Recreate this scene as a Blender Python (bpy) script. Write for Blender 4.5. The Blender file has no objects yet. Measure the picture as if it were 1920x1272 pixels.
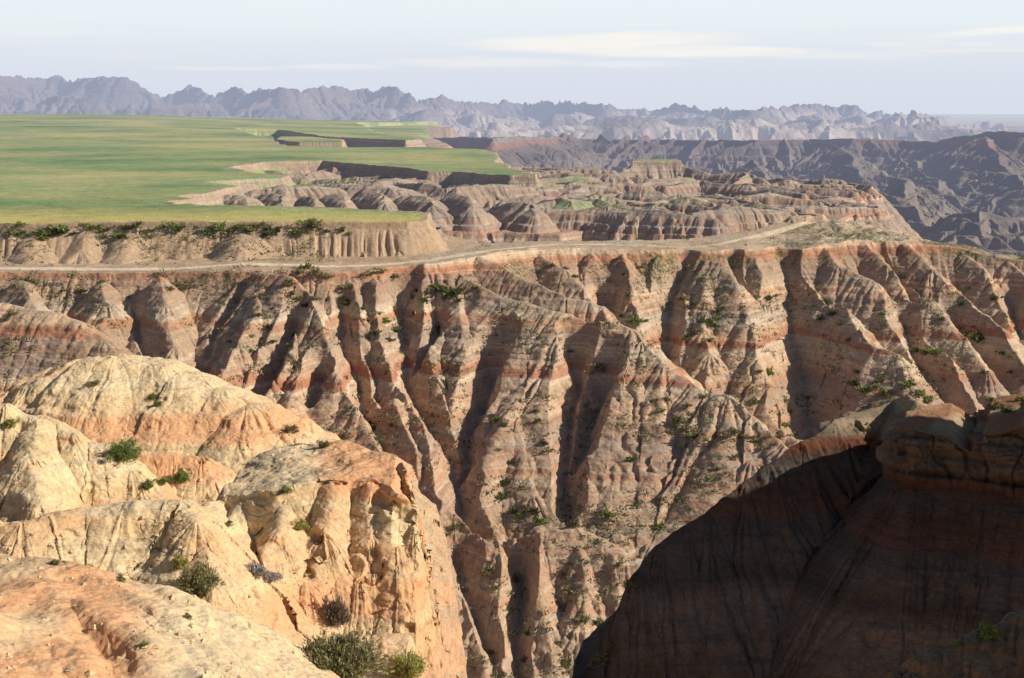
import bpy, math, time, os
import numpy as np
from math import radians, sin, cos, pi
T0 = time.time()
rng = np.random.default_rng(11)
QUAL = 1.0
# ---------------------------------------------------------------- camera model
FPX = 2667.0                      # 50 mm lens on a 36 mm wide, 1920 px frame
PITCH = math.atan(424 / FPX)
CP, SP = cos(PITCH), sin(PITCH)
def P(u, v, Y):
    """world point seen at (u, v) standing Y metres ahead"""
    rx, ry = (u - 960) / FPX, (636 - v) / FPX
    d = (rx, CP + SP * ry, -SP + CP * ry)
    s = Y / d[1]
    return (d[0] * s, Y, d[2] * s)
def Q(u, v, z):
    rx, ry = (u - 960) / FPX, (636 - v) / FPX
    d = (rx, CP + SP * ry, -SP + CP * ry)
    s = z / d[2]
    return (d[0] * s, d[1] * s, z)

# ---------------------------------------------------------------- noise
_t1 = rng.random(4096).astype(np.float32)
_t2 = rng.random((256, 256)).astype(np.float32).ravel()
_t3 = rng.random((64, 64, 64)).astype(np.float32).ravel()
def _fr(x):
    i = np.floor(x); f = (x - i).astype(np.float32)
    return i.astype(np.int32), f * f * (3 - 2 * f)
def n1(x):
    i, f = _fr(x)
    a = _t1[i & 4095]; b = _t1[(i + 1) & 4095]
    return a + (b - a) * f
def n2(x, y):
    i, f = _fr(x); j, g = _fr(y)
    i0 = (i & 255) << 8; i1 = ((i + 1) & 255) << 8; j0 = j & 255; j1 = (j + 1) & 255
    a = _t2[i0 + j0]; b = _t2[i1 + j0]; c = _t2[i0 + j1]; d = _t2[i1 + j1]
    a = a + (b - a) * f; c = c + (d - c) * f
    return a + (c - a) * g
def n3(x, y, z):
    i, f = _fr(x); j, g = _fr(y); k, h = _fr(z)
    i0 = (i & 63) << 12; i1 = ((i + 1) & 63) << 12; j0 = (j & 63) << 6; j1 = ((j + 1) & 63) << 6; k0 = k & 63; k1 = (k + 1) & 63
    def L(a, b, t): return a + (b - a) * t
    c00 = L(_t3[i0 + j0 + k0], _t3[i1 + j0 + k0], f); c10 = L(_t3[i0 + j1 + k0], _t3[i1 + j1 + k0], f)
    c01 = L(_t3[i0 + j0 + k1], _t3[i1 + j0 + k1], f); c11 = L(_t3[i0 + j1 + k1], _t3[i1 + j1 + k1], f)
    return L(L(c00, c10, g), L(c01, c11, g), h)
def f2(x, y, o=4, g=.5):
    s = 0; a = 1; t = 0
    for k in range(o):
        s = s + a * n2(x * 2 ** k + 17.3 * k, y * 2 ** k - 9.1 * k); t += a; a *= g
    return s / t
def f3(x, y, z, o=3, g=.5):
    s = 0; a = 1; t = 0
    for k in range(o):
        s = s + a * n3(x * 2 ** k + 7.3 * k, y * 2 ** k - 3.1 * k, z * 2 ** k + 1.7 * k); t += a; a *= g
    return s / t
def sst(x, a, b):
    t = np.clip((x - a) / (b - a), 0, 1)
    return t * t * (3 - 2 * t)

# ---------------------------------------------------------------- ridges
class Land:
    """a net of crest lines; the ground is the upper envelope of the slopes falling from them"""
    def __init__(s, floor): s.seg = []; s.plat = []; s.floor = floor; s.arc = 0.0
    def ridge(s, pts, w=.8, sl=1.1, kids=None, fl=1.0, lvl=0, px=True):
        p = [np.array(P(*q)) if px else np.array(q, float) for q in pts]
        L = [np.hypot(*(b - a)[:2]) for a, b in zip(p[:-1], p[1:])]
        tot = sum(L); acc = 0; base = s.arc; s.arc += 2 * tot + 60
        for a, b, l in zip(p[:-1], p[1:], L):
            if l < 1e-4: continue
            s.seg.append((a[0], a[1], a[2], b[0], b[1], b[2], sl if isinstance(sl, tuple) else (sl, sl), w, base + acc, base, tot, fl, lvl)); acc += l
        if kids: s.spurs(p, L, kids, max(sl) if isinstance(sl, tuple) else sl, w, lvl + 1)
    def spurs(s, p, L, k, sl, w, lvl):
        """side spurs branching off a crest line, each with smaller ones in turn"""
        tot = sum(L); x = k['sp'] * rng.uniform(.3, .8)
        side = 1
        while x < tot:
            acc = 0
            for a, b, l in zip(p[:-1], p[1:], L):
                if x <= acc + l: break
                acc += l
            t = (x - acc) / l; c = a + (b - a) * t
            d = (b - a)[:2] / l
            grade = -(b - a)[2] / l                    # falling crest turns the spurs downhill
            for sd in ((1, -1) if k.get('both', 1) else (k.get('side', 1),)):
                if rng.random() < k.get('skip', .12): continue
                ang = k.get('ang', 62) - 45 * np.clip(grade, -.6, .8) + rng.uniform(-14, 14)
                A = radians(ang) * sd
                e = np.array([d[0] * cos(A) - d[1] * sin(A), d[0] * sin(A) + d[1] * cos(A)])
                ln = k['L'] * rng.uniform(.55, 1.25)
                q = k.get('q', .68) * sl * rng.uniform(.85, 1.12)
                st = c.copy(); st[2] -= k.get('drop', .25) * rng.uniform(.5, 2)
                pts = [st]; cur = st.copy(); A2 = rng.uniform(-.25, .25)
                for i in range(3):
                    A2 += rng.uniform(-.22, .22)
                    e2 = np.array([e[0] * cos(A2) - e[1] * sin(A2), e[0] * sin(A2) + e[1] * cos(A2)])
                    st_ = ln / 3
                    cur = cur + np.array([e2[0] * st_, e2[1] * st_, -q * st_ * (.75, 1, 1.15)[i]])
                    pts.append(cur)
                nk = None
                if k.get('lv', 1) > 1 and ln > k['sp']:
                    nk = dict(k); nk['lv'] = k['lv'] - 1; nk['sp'] = k['sp'] * .42; nk['L'] = k['L'] * .36; nk['drop'] = k.get('drop', .25) * .5
                s.ridge(pts, w * .6, sl * 1.06, nk, 1.0, lvl, px=False)
            x += k['sp'] * rng.uniform(.6, 1.4)
    def plateau(s, pts, z, cap=1.0, capsl=5.0, sl=1.1, r=.0, kids=None):
        """a table: polygon of (x, y), top height z (number or function), steep cap then slope"""
        s.plat.append((np.array(pts, float), z, cap, capsl, sl, s.arc)); s.arc += 5000
        if kids:
            p = [np.array([a[0], a[1], z if not callable(z) else float(z(np.array([a[0]]), np.array([a[1]]))[0])]) for a in pts]
            for a, b in zip(p[:-1], p[1:]):
                a = a.copy(); b = b.copy(); a[2] -= cap * .9; b[2] -= cap * .9
                l = np.hypot(*(b - a)[:2])
                if l > 1: s.spurs([a, b], [l], kids, sl, .8, 1)
    def carve(s, pts, sl=1.8, w=.25):
        s.__dict__.setdefault('val', []).append(([(q[0], q[1], q[2] - 1.8) for q in (P(*p) for p in pts)], sl, w))
    def cut(s, X, Y, H):
        for pts, sl, w in getattr(s, 'val', []):
            xs = [p[0] for p in pts]; ys = [p[1] for p in pts]
            m = (X > min(xs) - 14) & (X < max(xs) + 14) & (Y > min(ys) - 14) & (Y < max(ys) + 14)
            x = X[m]; y = Y[m]; hv = np.full(x.shape, 1e9)
            for i, (a, b) in enumerate(zip(pts[:-1], pts[1:])):
                dx, dy = b[0] - a[0], b[1] - a[1]; t = ((x - a[0]) * dx + (y - a[1]) * dy) / (dx * dx + dy * dy)
                t = np.clip(t, 0, 1); d = np.hypot(x - a[0] - t * dx, y - a[1] - t * dy)
                hv = np.minimum(hv, a[2] + t * (b[2] - a[2]) + sl * (np.sqrt(d * d + w * w) - w))
            H[m] = np.minimum(H[m], hv)
        return H
    def eval(s, X, Y, warp=(0, 1)):
        R, C = X.shape
        TS = 24
        Rp, Cp = -(-R // TS) * TS, -(-C // TS) * TS
        def tile(A):
            A = np.pad(A, ((0, Rp - R), (0, Cp - C)), mode='edge')
            return np.ascontiguousarray(A.reshape(Rp // TS, TS, Cp // TS, TS).transpose(0, 2, 1, 3).reshape(-1, TS * TS))
        def untile(A):
            return A.reshape(Rp // TS, Cp // TS, TS, TS).transpose(0, 2, 1, 3).reshape(Rp, Cp)[:R, :C].copy()
        if warp[0]:
            wx = f2(X / warp[1], Y / warp[1], 3) - .5; wy = f2(X / warp[1] + 91, Y / warp[1] + 37, 3) - .5
            X = X + wx * warp[0] * 2; Y = Y + wy * warp[0] * 2
        x = tile(X); y = tile(Y)
        fl = s.floor(x, y) if callable(s.floor) else np.full_like(x, s.floor)
        H = fl.astype(np.float64); S = x * .7 + 3000; D = np.full_like(x, 0.0); A = np.zeros_like(x); PL = np.zeros_like(x)
        bx0, bx1, by0, by1 = x.min(1), x.max(1), y.min(1), y.max(1)
        hmin = H.min(1)
        for pts, z, cap, csl, sl, arc in s.plat:
            px0, py0 = pts.min(0); px1, py1 = pts.max(0)
            ins = np.zeros(x.shape, bool); dm = np.full(x.shape, 1e9); sm = np.zeros_like(x); acc = arc
            n = len(pts)
            for i in range(n):
                ax, ay = pts[i]; b_x, b_y = pts[(i + 1) % n]
                dx, dy = b_x - ax, b_y - ay; l2 = dx * dx + dy * dy + 1e-9
                t = np.clip(((x - ax) * dx + (y - ay) * dy) / l2, 0, 1)
                d = np.hypot(x - ax - t * dx, y - ay - t * dy)
                m = d < dm; dm[m] = d[m]; sm[m] = (acc + t * math.sqrt(l2))[m]; acc += math.sqrt(l2)
                c = ((ay > y) != (b_y > y)) & (x < dx * (y - ay) / (dy if abs(dy) > 1e-9 else 1e-9) + ax)
                ins ^= c
            zt = z(x, y) if callable(z) else z
            dc = cap / csl
            out = np.where(dm < dc, csl * dm, cap + sl * (dm - dc))
            h = zt - np.where(ins, 0, out)
            m = h > H
            H[m] = h[m]; S[m] = sm[m]; D[m] = np.where(ins, 0, dm)[m]; A[m] = 1
            PL[m] = np.where(ins, np.minimum(1, dm / s.__dict__.get('soft', 2.) + .5), 0)[m]
        hmin = H.min(1)
        for (ax, ay, az, bx, by, bz, sl, w, s0, base, tot, fa, lvl) in s.seg:
            zm = max(az, bz)
            x0, x1 = min(ax, bx), max(ax, bx); y0, y1 = min(ay, by), max(ay, by)
            ddx = np.maximum(0, np.maximum(bx0 - x1, x0 - bx1)); ddy = np.maximum(0, np.maximum(by0 - y1, y0 - by1))
            idx = np.nonzero(zm - min(sl) * (np.hypot(ddx, ddy) - w) > hmin)[0]
            if not len(idx): continue
            xx = x[idx]; yy = y[idx]; dx, dy = bx - ax, by - ay; l = math.hypot(dx, dy)
            tu = ((xx - ax) * dx + (yy - ay) * dy) / (l * l); t = np.clip(tu, 0, 1)
            cx = xx - ax - t * dx; cy = yy - ay - t * dy
            d = np.sqrt(cx * cx + cy * cy)
            cr = dx * (yy - ay) - dy * (xx - ax)
            ls = sl[0] if sl[0] == sl[1] else sl[1] + (sl[0] - sl[1]) * sst(cr / l / (d + .5), -.6, .6)
            h = az + t * (bz - az) - ls * (np.sqrt(d * d + w * w) - w)
            m = h > H[idx]
            if not m.any(): continue
            o = (tu - t) * l
            th = np.arctan2(o, np.abs(cr) / l + 1e-6)
            al = (s0 - base) + t * l
            R0 = 3.0
            ss = np.where(cr > 0, al + th * R0, 2 * tot + R0 * pi - al - th * R0) + base
            Hs = H[idx]; Hs[m] = h[m]; H[idx] = Hs
            q = S[idx]; q[m] = ss[m]; S[idx] = q
            q = D[idx]; q[m] = d[m]; D[idx] = q
            q = A[idx]; q[m] = fa; A[idx] = q
            q = PL[idx]; q[m] = 0; PL[idx] = q
            hmin[idx] = Hs.min(1)
        return untile(H), untile(S), untile(D), untile(A), untile(PL)

def flutes(S, D, X, Y, lams, amps, d0):
    out = 0
    for lam, amp in zip(lams, amps):
        ww = S / lam + (n2(X / lam / 2.2, Y / lam / 2.2) - .5) * .9
        g = np.abs(2 * n1(ww) - 1)
        out = out - amp * (1 - np.clip(g * 1.6, 0, 1)) ** 1.6
    return out * (D / (D + d0))
def terrace(Z, X, Y, lam, amp, wob=.6, ws=25.):
    ph = Z / lam + (n2(X / ws, Y / ws) - .5) * wob + n1(Z / lam * .37 + 40) * 1.3
    am = .35 + 1.1 * n1(Z / lam * .5 + 11)
    return Z + amp * am * np.sin(2 * pi * ph)

# ---------------------------------------------------------------- mesh of a landform
def box(A, k, ax):
    """box blur with odd window k along axis ax"""
    if k < 3: return A
    h = k // 2
    pad = [(0, 0)] * A.ndim; pad[ax] = (h + 1, h)
    c = np.cumsum(np.pad(A, pad, mode='edge'), axis=ax)
    n = A.shape[ax]
    return (np.take(c, np.arange(k, k + n), ax) - np.take(c, np.arange(0, n), ax)) / k
COL = bpy.context.scene.collection
def build(name, hf, a0, a1, Y0, Y1, nr, nc, mat, label, disp=None, gamma=1.0):
    """nr x nc ground mesh; rows are packed where the ground is steep, thin where it is flat"""
    nr = int(nr * QUAL); nc = int(nc * QUAL)
    a = np.linspace(a0, a1, nc)
    r0 = min(420, nr); c0 = max(60, nc // 4)
    ac = np.linspace(a0, a1, c0)
    yc = np.exp(np.linspace(math.log(Y0), math.log(Y1), r0))
    YY = np.repeat(yc[:, None], c0, 1); XX = YY * ac[None, :]
    Z, _ = hf(XX, YY)
    t = Z / YY
    run = np.maximum.accumulate(t, 0)
    dv = np.abs(np.diff(t, axis=0)); vis = np.maximum(0, np.diff(run, axis=0))
    wt = vis + .10 * dv
    wt = np.where((t[1:] < -.43), wt * .25, wt)
    wt = wt + wt.sum(0).mean() / r0 * .12
    wt = box(box(wt, 9, 0), 21, 1); wt = box(box(wt, 5, 0), 15, 1)
    cum = np.vstack([np.zeros((1, c0)), np.cumsum(wt, 0)]); cum /= cum[-1:]
    tt = np.linspace(0, 1, nr)
    Yc = np.stack([np.interp(tt, cum[:, j], yc) for j in range(c0)], 1)
    fi = np.linspace(0, c0 - 1, nc); i0 = np.minimum(fi.astype(int), c0 - 2); f = fi - i0
    Y = Yc[:, i0] * (1 - f) + Yc[:, i0 + 1] * f
    X = Y * a[None, :]
    Z, mask = hf(X, Y)
    V = np.stack([X, Y, Z], -1)
    if disp is not None:
        du = np.gradient(V, axis=1); dr = np.gradient(V, axis=0)
        N = np.cross(du, dr); N /= np.linalg.norm(N, axis=-1, keepdims=True) + 1e-9
        V = V + N * disp(X, Y, Z, N)[..., None]
    me = bpy.data.meshes.new(name)
    me.vertices.add(nr * nc); me.vertices.foreach_set('co', V.reshape(-1).astype(np.float32))
    i = np.arange(nr * nc, dtype=np.int32).reshape(nr, nc)
    q = np.stack([i[:-1, :-1], i[:-1, 1:], i[1:, 1:], i[1:, :-1]], -1).reshape(-1)
    nf = (nr - 1) * (nc - 1)
    me.loops.add(nf * 4); me.loops.foreach_set('vertex_index', q)
    me.polygons.add(nf); me.polygons.foreach_set('loop_start', np.arange(0, nf * 4, 4, dtype=np.int32))
    me.update(calc_edges=True)
    me.shade_smooth()
    at = me.color_attributes.new('mask', 'FLOAT_COLOR', 'POINT')
    M = np.zeros((nr * nc, 4), np.float32)
    for k, m in enumerate(mask): 
        if m is not None: M[:, k] = np.broadcast_to(m, (nr, nc)).reshape(-1)
    at.data.foreach_set('color', M.reshape(-1))
    me.materials.append(mat)
    ob = bpy.data.objects.new(name, me); COL.objects.link(ob)
    ob['kind'] = 'structure'; ob['label'] = label
    print('BUILT', name, nr, nc, round(time.time() - T0, 1), flush=True)
    return ob

# ---------------------------------------------------------------- materials
class NT:
    def __init__(s, tree): s.t = tree; s.n = tree.nodes; s.l = tree.links
    def new(s, typ, ins=None, **kw):
        n = s.n.new(typ)
        for k, v in kw.items(): setattr(n, k, v)
        for k, v in (ins or {}).items(): s.set(n.inputs[k], v)
        return n
    def set(s, sock, v):
        if isinstance(v, bpy.types.NodeSocket): s.l.new(v, sock)
        else: sock.default_value = v
    def math(s, op, a, b=0.0, c=None, clamp=False):
        n = s.new('ShaderNodeMath', operation=op); n.use_clamp = clamp
        s.set(n.inputs[0], a); s.set(n.inputs[1], b)
        if c is not None: s.set(n.inputs[2], c)
        return n.outputs[0]
    def noise(s, vec, scale, detail=4, rough=.55, dist=0.0):
        return s.new('ShaderNodeTexNoise', {'Vector': vec, 'Scale': scale, 'Detail': detail, 'Roughness': rough, 'Distortion': dist}).outputs['Fac']
    def scale(s, vec, sc, loc=(0, 0, 0)):
        return s.new('ShaderNodeMapping', {'Vector': vec, 'Scale': sc, 'Location': loc}).outputs[0]
    def rng(s, v, a, b, c=0.0, d=1.0, smooth=False):
        n = s.new('ShaderNodeMapRange', {'Value': v, 'From Min': a, 'From Max': b, 'To Min': c, 'To Max': d})
        if smooth: n.interpolation_type = 'SMOOTHSTEP'
        return n.outputs[0]
    def mix(s, f, a, b, bt='MIX'):
        n = s.new('ShaderNodeMix', data_type='RGBA', blend_type=bt)
        s.set(n.inputs[0], f)
        for k, v in ((6, a), (7, b)): s.set(n.inputs[k], v if isinstance(v, bpy.types.NodeSocket) else tuple(v) + (1,))
        return n.outputs[2]
    def ramp(s, f, stops, interp='LINEAR'):
        n = s.new('ShaderNodeValToRGB', {'Fac': f}); cr = n.color_ramp; cr.interpolation = interp
        while len(cr.elements) > 1: cr.elements.remove(cr.elements[-1])
        for i, (p, c) in enumerate(stops):
            e = cr.elements[0] if i == 0 else cr.elements.new(p)
            e.position = p; e.color = tuple(c) + (1,)
        return n.outputs[0]
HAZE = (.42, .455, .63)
def soil(name, bands, sc=1.0, wob=.5, dust=(.5, .42, .31), dust_f=.35, bump=.5, haze_len=9000., haze_max=1.0, haze0=0.0, tint=(.56, .24, .105),
         grass_hi=(.52, .48, .22), grass_lo=(.15, .24, .10), trail=(.84, .68, .49), grain=1.0, bright=1.0, front_gold=False, redlines=0.0, fade=.3, neutral=(.46, .34, .23), hazecol=HAZE):
    """layered claystone: bands = [(z, rgb)] from low to high; mask R grass, G bare trail, or cliff shade painted on the butte, B scattered green, A orange stain"""
    m = bpy.data.materials.new(name); m.use_nodes = True; N = NT(m.node_tree); N.n.clear()
    geo = N.new('ShaderNodeNewGeometry'); pos = geo.outputs['Position']
    z = N.new('ShaderNodeSeparateXYZ', {'Vector': pos}).outputs[2]
    nz = N.new('ShaderNodeSeparateXYZ', {'Vector': geo.outputs['Normal']}).outputs[2]
    at = N.new('ShaderNodeAttribute', attribute_name='mask')
    sep = N.new('ShaderNodeSeparateColor', {'Color': at.outputs['Color']})
    big = N.noise(pos, .045 / sc, 3); mid = N.noise(pos, .32 / sc, 6, .62); fine = N.noise(pos, 2.2 / sc, 8, .68)
    zz = N.math('ADD', z, N.math('MULTIPLY', N.math('SUBTRACT', big, .5), wob * 2.2))
    zz = N.math('ADD', zz, N.math('MULTIPLY', N.math('SUBTRACT', mid, .5), wob * 1.0))
    zlo, zhi = bands[0][0], bands[-1][0]
    f = N.rng(zz, zlo, zhi)
    stops = [((b[0] - zlo) / (zhi - zlo), b[1]) for b in bands]
    col = N.ramp(f, stops)
    # the coloured belts come and go along the wall
    nb_ = N.noise(pos, .028 / sc, 2)
    col = N.mix(N.rng(nb_, .38, .58, 0, fade, True), col, neutral)
    # thin beds
    bed = N.noise(N.scale(pos, (.02 / sc, .02 / sc, 1.1 / sc)), 1.6, 5, .7)
    col = N.mix(N.rng(bed, .36, .64, .0, .30), col, (.62, .56, .46), 'MULTIPLY') if False else N.mix(1.0, col, N.ramp(bed, [(.3, (.66, .64, .65)), (.42, (.90, .89, .90)), (.5, (1, 1, 1)), (.56, (1.08, .92, .80)), (.64, (.97, .98, 1.0)), (.75, (1.32, 1.29, 1.22))]), 'MULTIPLY')
    if redlines:
        bed2 = N.noise(N.scale(pos, (.006 / sc, .006 / sc, 1.3 / sc)), 1.0, 3, .65)
        col = N.mix(N.rng(bed2, .55, .585, 0, redlines), col, (.42, .20, .125))
        col = N.mix(N.rng(bed2, .40, .37, 0, redlines * .8), col, (.64, .55, .42))
    col = N.mix(1.0, col, N.ramp(mid, [(.25, (.76, .74, .73)), (.5, (1, 1, 1)), (.75, (1.16, 1.17, 1.18))]), 'MULTIPLY')
    # runoff streaks down the slopes
    stk = N.noise(N.scale(pos, (1.3 / sc, 1.3 / sc, .12 / sc)), 1.0, 5, .6)
    col = N.mix(1.0, col, N.ramp(stk, [(.3, (.84, .82, .81)), (.55, (1, 1, 1)), (.75, (1.10, 1.10, 1.09))]), 'MULTIPLY')
    col = N.mix(grain, col, N.ramp(fine, [(.28, (.70, .68, .67)), (.5, (1, 1, 1)), (.72, (1.2, 1.2, 1.19))]), 'MULTIPLY')
    flat = N.rng(nz, .78, .96, 0, 1, True)
    col = N.mix(N.math('MULTIPLY', flat, dust_f), col, dust)
    A = at.outputs['Alpha']
    af = N.math('MULTIPLY', A, N.rng(mid, .3, .55, .55, 1.0))
    tcol = N.mix(1.0, tint, N.ramp(fine, [(.3, (.8, .78, .76)), (.7, (1.15, 1.15, 1.15))]), 'MULTIPLY')
    col = N.mix(af, col, tcol)
    # bare trail; on the butte, shade painted on the cliff
    col = N.mix(N.math('MULTIPLY', sep.outputs[1], N.rng(fine, .3, .6, .75, 1.0)), col, trail)
    # scattered low green
    v1 = N.noise(pos, 1.5 / sc, 7, .8); v2 = N.noise(pos, .13 / sc, 3)
    vt = N.math('SUBTRACT', .86, N.math('MULTIPLY', sep.outputs[2], .30))
    vf = N.rng(N.math('SUBTRACT', N.math('ADD', N.math('MULTIPLY', v1, .75), N.math('MULTIPLY', v2, .35)), vt), -.02, .035)
    gcol = N.mix(v1, (.045, .075, .022), (.12, .15, .05))
    col = N.mix(N.math('MULTIPLY', vf, .85), col, gcol)
    # prairie grass
    g1 = N.noise(N.scale(pos, (.008, .007, .1)), 1.0, 5, .6); g2 = N.noise(pos, .16, 9, .8); g3 = N.noise(N.scale(pos, (.014, .02, .1)), 1.0, 5, .62)
    gc = N.ramp(g1, [(.34, grass_lo), (.43, (.21, .32, .13)), (.52, (.34, .40, .17)), (.62, grass_hi)])
    gc = N.mix(N.rng(g3, .48, .66, 0, .65), gc, (.48, .42, .18))
    gc = N.mix(1.0, gc, N.ramp(g2, [(.3, (.55, .6, .5)), (.5, (1, 1, 1)), (.72, (1.4, 1.32, 1.25))]), 'MULTIPLY')
    if front_gold: gc = N.mix(N.math('MULTIPLY', N.rng(N.new('ShaderNodeSeparateXYZ', {'Vector': pos}).outputs[1], 280, 330, .9, 0, True), N.rng(g2, .35, .6, .5, 1.0)), gc, (.66, .54, .17))
    col = N.mix(sep.outputs[0], col, gc)
    if bright != 1.0: col = N.mix(1.0, col, (bright,) * 3, 'MULTIPLY')
    b1 = N.new('ShaderNodeBump', {'Height': N.noise(pos, 1.3 / sc, 9, .68), 'Strength': bump, 'Distance': .45 * sc}).outputs[0]
    b2 = N.new('ShaderNodeBump', {'Height': fine, 'Strength': bump * .8, 'Distance': .12 * sc, 'Normal': b1}).outputs[0]
    vo = N.new('ShaderNodeTexVoronoi', {'Vector': N.mix(.08, pos, N.new('ShaderNodeTexNoise', {'Vector': pos, 'Scale': 3. / sc}).outputs['Color'], 'ADD') if False else pos, 'Scale': 1.5 / sc, 'Detail': 0.0}).outputs['Distance']
    b2 = N.new('ShaderNodeBump', {'Height': N.math('SUBTRACT', 1.0, vo), 'Strength': bump * .55, 'Distance': .14 * sc, 'Normal': b2}).outputs[0]
    bs = N.new('ShaderNodeBsdfPrincipled', {'Base Color': col, 'Roughness': .95, 'Specular IOR Level': .12, 'Normal': b2})
    out = N.new('ShaderNodeOutputMaterial')
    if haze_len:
        # airlight painted on as emission, growing with distance from the overlook
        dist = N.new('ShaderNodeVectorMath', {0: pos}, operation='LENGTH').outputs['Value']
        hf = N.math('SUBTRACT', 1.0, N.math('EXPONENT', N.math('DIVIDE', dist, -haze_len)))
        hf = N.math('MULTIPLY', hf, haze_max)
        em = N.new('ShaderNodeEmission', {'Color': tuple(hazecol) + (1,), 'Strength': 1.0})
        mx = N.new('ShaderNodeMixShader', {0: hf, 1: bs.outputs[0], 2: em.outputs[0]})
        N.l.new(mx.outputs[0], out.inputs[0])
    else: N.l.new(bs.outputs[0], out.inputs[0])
    m.cycles.emission_sampling = 'NONE'
    return m

TAN = (.50, .36, .24); TANL = (.58, .44, .30); TAND = (.38, .275, .185); GRY = (.41, .32, .24); RED = (.44, .215, .125); REDL = (.46, .265, .16); PALE = (.62, .52, .37)
canyon_bands = [(-90, TAN), (-75, GRY), (-66, TAN), (-58, TAND), (-54.5, TAN), (-54, REDL), (-53.2, TAN), (-50.2, GRY), (-48.5, TAND), (-48, REDL), (-47.4, TAN), (-46, TANL), (-43.6, TAN), (-43.2, PALE), (-42.8, RED), (-41.7, RED), (-41.0, TAN), (-38, GRY),
                (-36.3, TAND), (-35.6, REDL), (-34.8, REDL), (-34.2, PALE), (-33, GRY), (-30.6, TAND), (-29.6, GRY), (-28.9, RED), (-28.3, RED), (-27.7, TANL), (-26, TANL), (-22, TANL), (-19, TAN)]
# ================================================================ the canyon wall below the trail
K1 = dict(sp=11, L=8, q=.8, lv=1, ang=50, drop=1.0, skip=.3)
K0 = dict(sp=10, L=6, q=.8, lv=1, ang=50, drop=1.0, skip=.55)
can = Land(lambda x, y: -86 + .04 * (y - 150))
rim_px = [(-260, 512, 252), (0, 510, 252), (150, 512, 252), (330, 512, 252), (450, 505, 251), (560, 508, 250), (640, 512, 250), (740, 505, 254), (830, 492, 259), (890, 482, 264), (950, 472, 272), (1010, 466, 278), (1100, 466, 281),
          (1180, 468, 282), (1260, 470, 283), (1330, 474, 284), (1400, 470, 286), (1470, 478, 288), (1530, 462, 292), (1600, 452, 297), (1700, 452, 300), (1800, 468, 300), (1900, 488, 297), (2050, 500, 292), (2300, 520, 285)]
rim = [P(*p) for p in rim_px]
back_px = [(2300, 515, 300), (2050, 495, 305), (1900, 483, 309), (1800, 462, 312), (1700, 440, 316), (1600, 414, 320), (1500, 410, 320), (1420, 428, 312), (1300, 448, 302), (1150, 452, 297), (1000, 452, 296), (900, 456, 296)]
back = [P(*p) for p in back_px]
poly = [(p[0], p[1]) for p in rim] + [(p[0], p[1]) for p in back] + [(-20, 330), (-150, 330)]
rx = np.array([p[0] / p[1] for p in rim]); rz = np.array([p[2] for p in rim]); ry = np.array([p[1] for p in rim])
bx_ = np.array([p[0] / p[1] for p in back][::-1]); bz_ = np.array([p[2] for p in back][::-1]); by_ = np.array([p[1] for p in back][::-1])
def shelf(x, y):
    a = x / y
    z0 = np.interp(a, rx, rz); y0 = np.interp(a, rx, ry); z1 = np.interp(a, bx_, bz_); y1 = np.interp(a, bx_, by_)
    t = np.clip((y - y0) / (y1 - y0), -.3, 1.3)
    return z0 + (z1 - z0) * t
can.plateau(poly, shelf, cap=2.2, capsl=1.3, sl=.8)
can.spurs([np.array((p[0], p[1], p[2] - .9)) for p in rim[::-1]], [math.hypot(a[0] - b[0], a[1] - b[1]) for a, b in zip(rim[::-1][:-1], rim[::-1][1:])], dict(sp=13, L=10, q=.70, both=0, side=1, ang=88, lv=1, drop=1.0, skip=.35), 1.05, 1.4, 1)
W = dict(w=1.6, sl=1.05)
# the left wall
can.ridge([(40, 525, 249), (60, 560, 243), (100, 620, 234), (120, 700, 224)], kids=K1, **W)
can.ridge([(190, 530, 248), (200, 570, 242), (190, 610, 237), (240, 690, 226)], kids=None, **W)
can.ridge([(300, 520, 248), (310, 570, 241), (330, 650, 231), (340, 740, 221)], kids=K1, **W)
can.ridge([(-80, 572, 190), (0, 571, 190), (60, 578, 189), (110, 586, 188), (160, 606, 186), (205, 636, 183), (240, 690, 178)], w=2.2, sl=1.1, kids=K0)
# the great spur left of centre
can.ridge([(470, 512, 249), (545, 520, 243), (590, 570, 236), (622, 620, 229), (640, 680, 222), (668, 760, 214), (700, 840, 206), (735, 900, 200)], w=1.2, sl=(1.3, .85), kids=dict(sp=13, L=10, q=.7, lv=1, ang=50, drop=1.2, skip=.3))
can.ridge([(480, 520, 247), (485, 570, 239), (450, 640, 229), (415, 700, 222), (380, 760, 215)], kids=None, w=1.2, sl=1.2)
can.ridge([(545, 560, 239), (520, 640, 227), (500, 700, 220), (470, 780, 212)], kids=K0, **W)
can.ridge([(590, 620, 231), (565, 700, 221), (540, 770, 213)], kids=K0, **W)
# the towered spur
can.ridge([(640, 520, 249), (650, 560, 243), (655, 610, 238)], kids=K0, **W)
can.ridge([(700, 522, 250), (735, 570, 241), (748, 630, 233), (752, 700, 225), (772, 745, 220), (800, 800, 214), (830, 870, 206), (858, 940, 199), (880, 985, 195)], w=.8, sl=1.25, kids=K0)
can.ridge([(740, 748, 219.5), (735, 800, 212), (725, 880, 204), (740, 960, 196), (770, 1060, 187), (800, 1180, 178), (815, 1272, 172), (820, 1400, 165)], kids=K0, **W)
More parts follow.
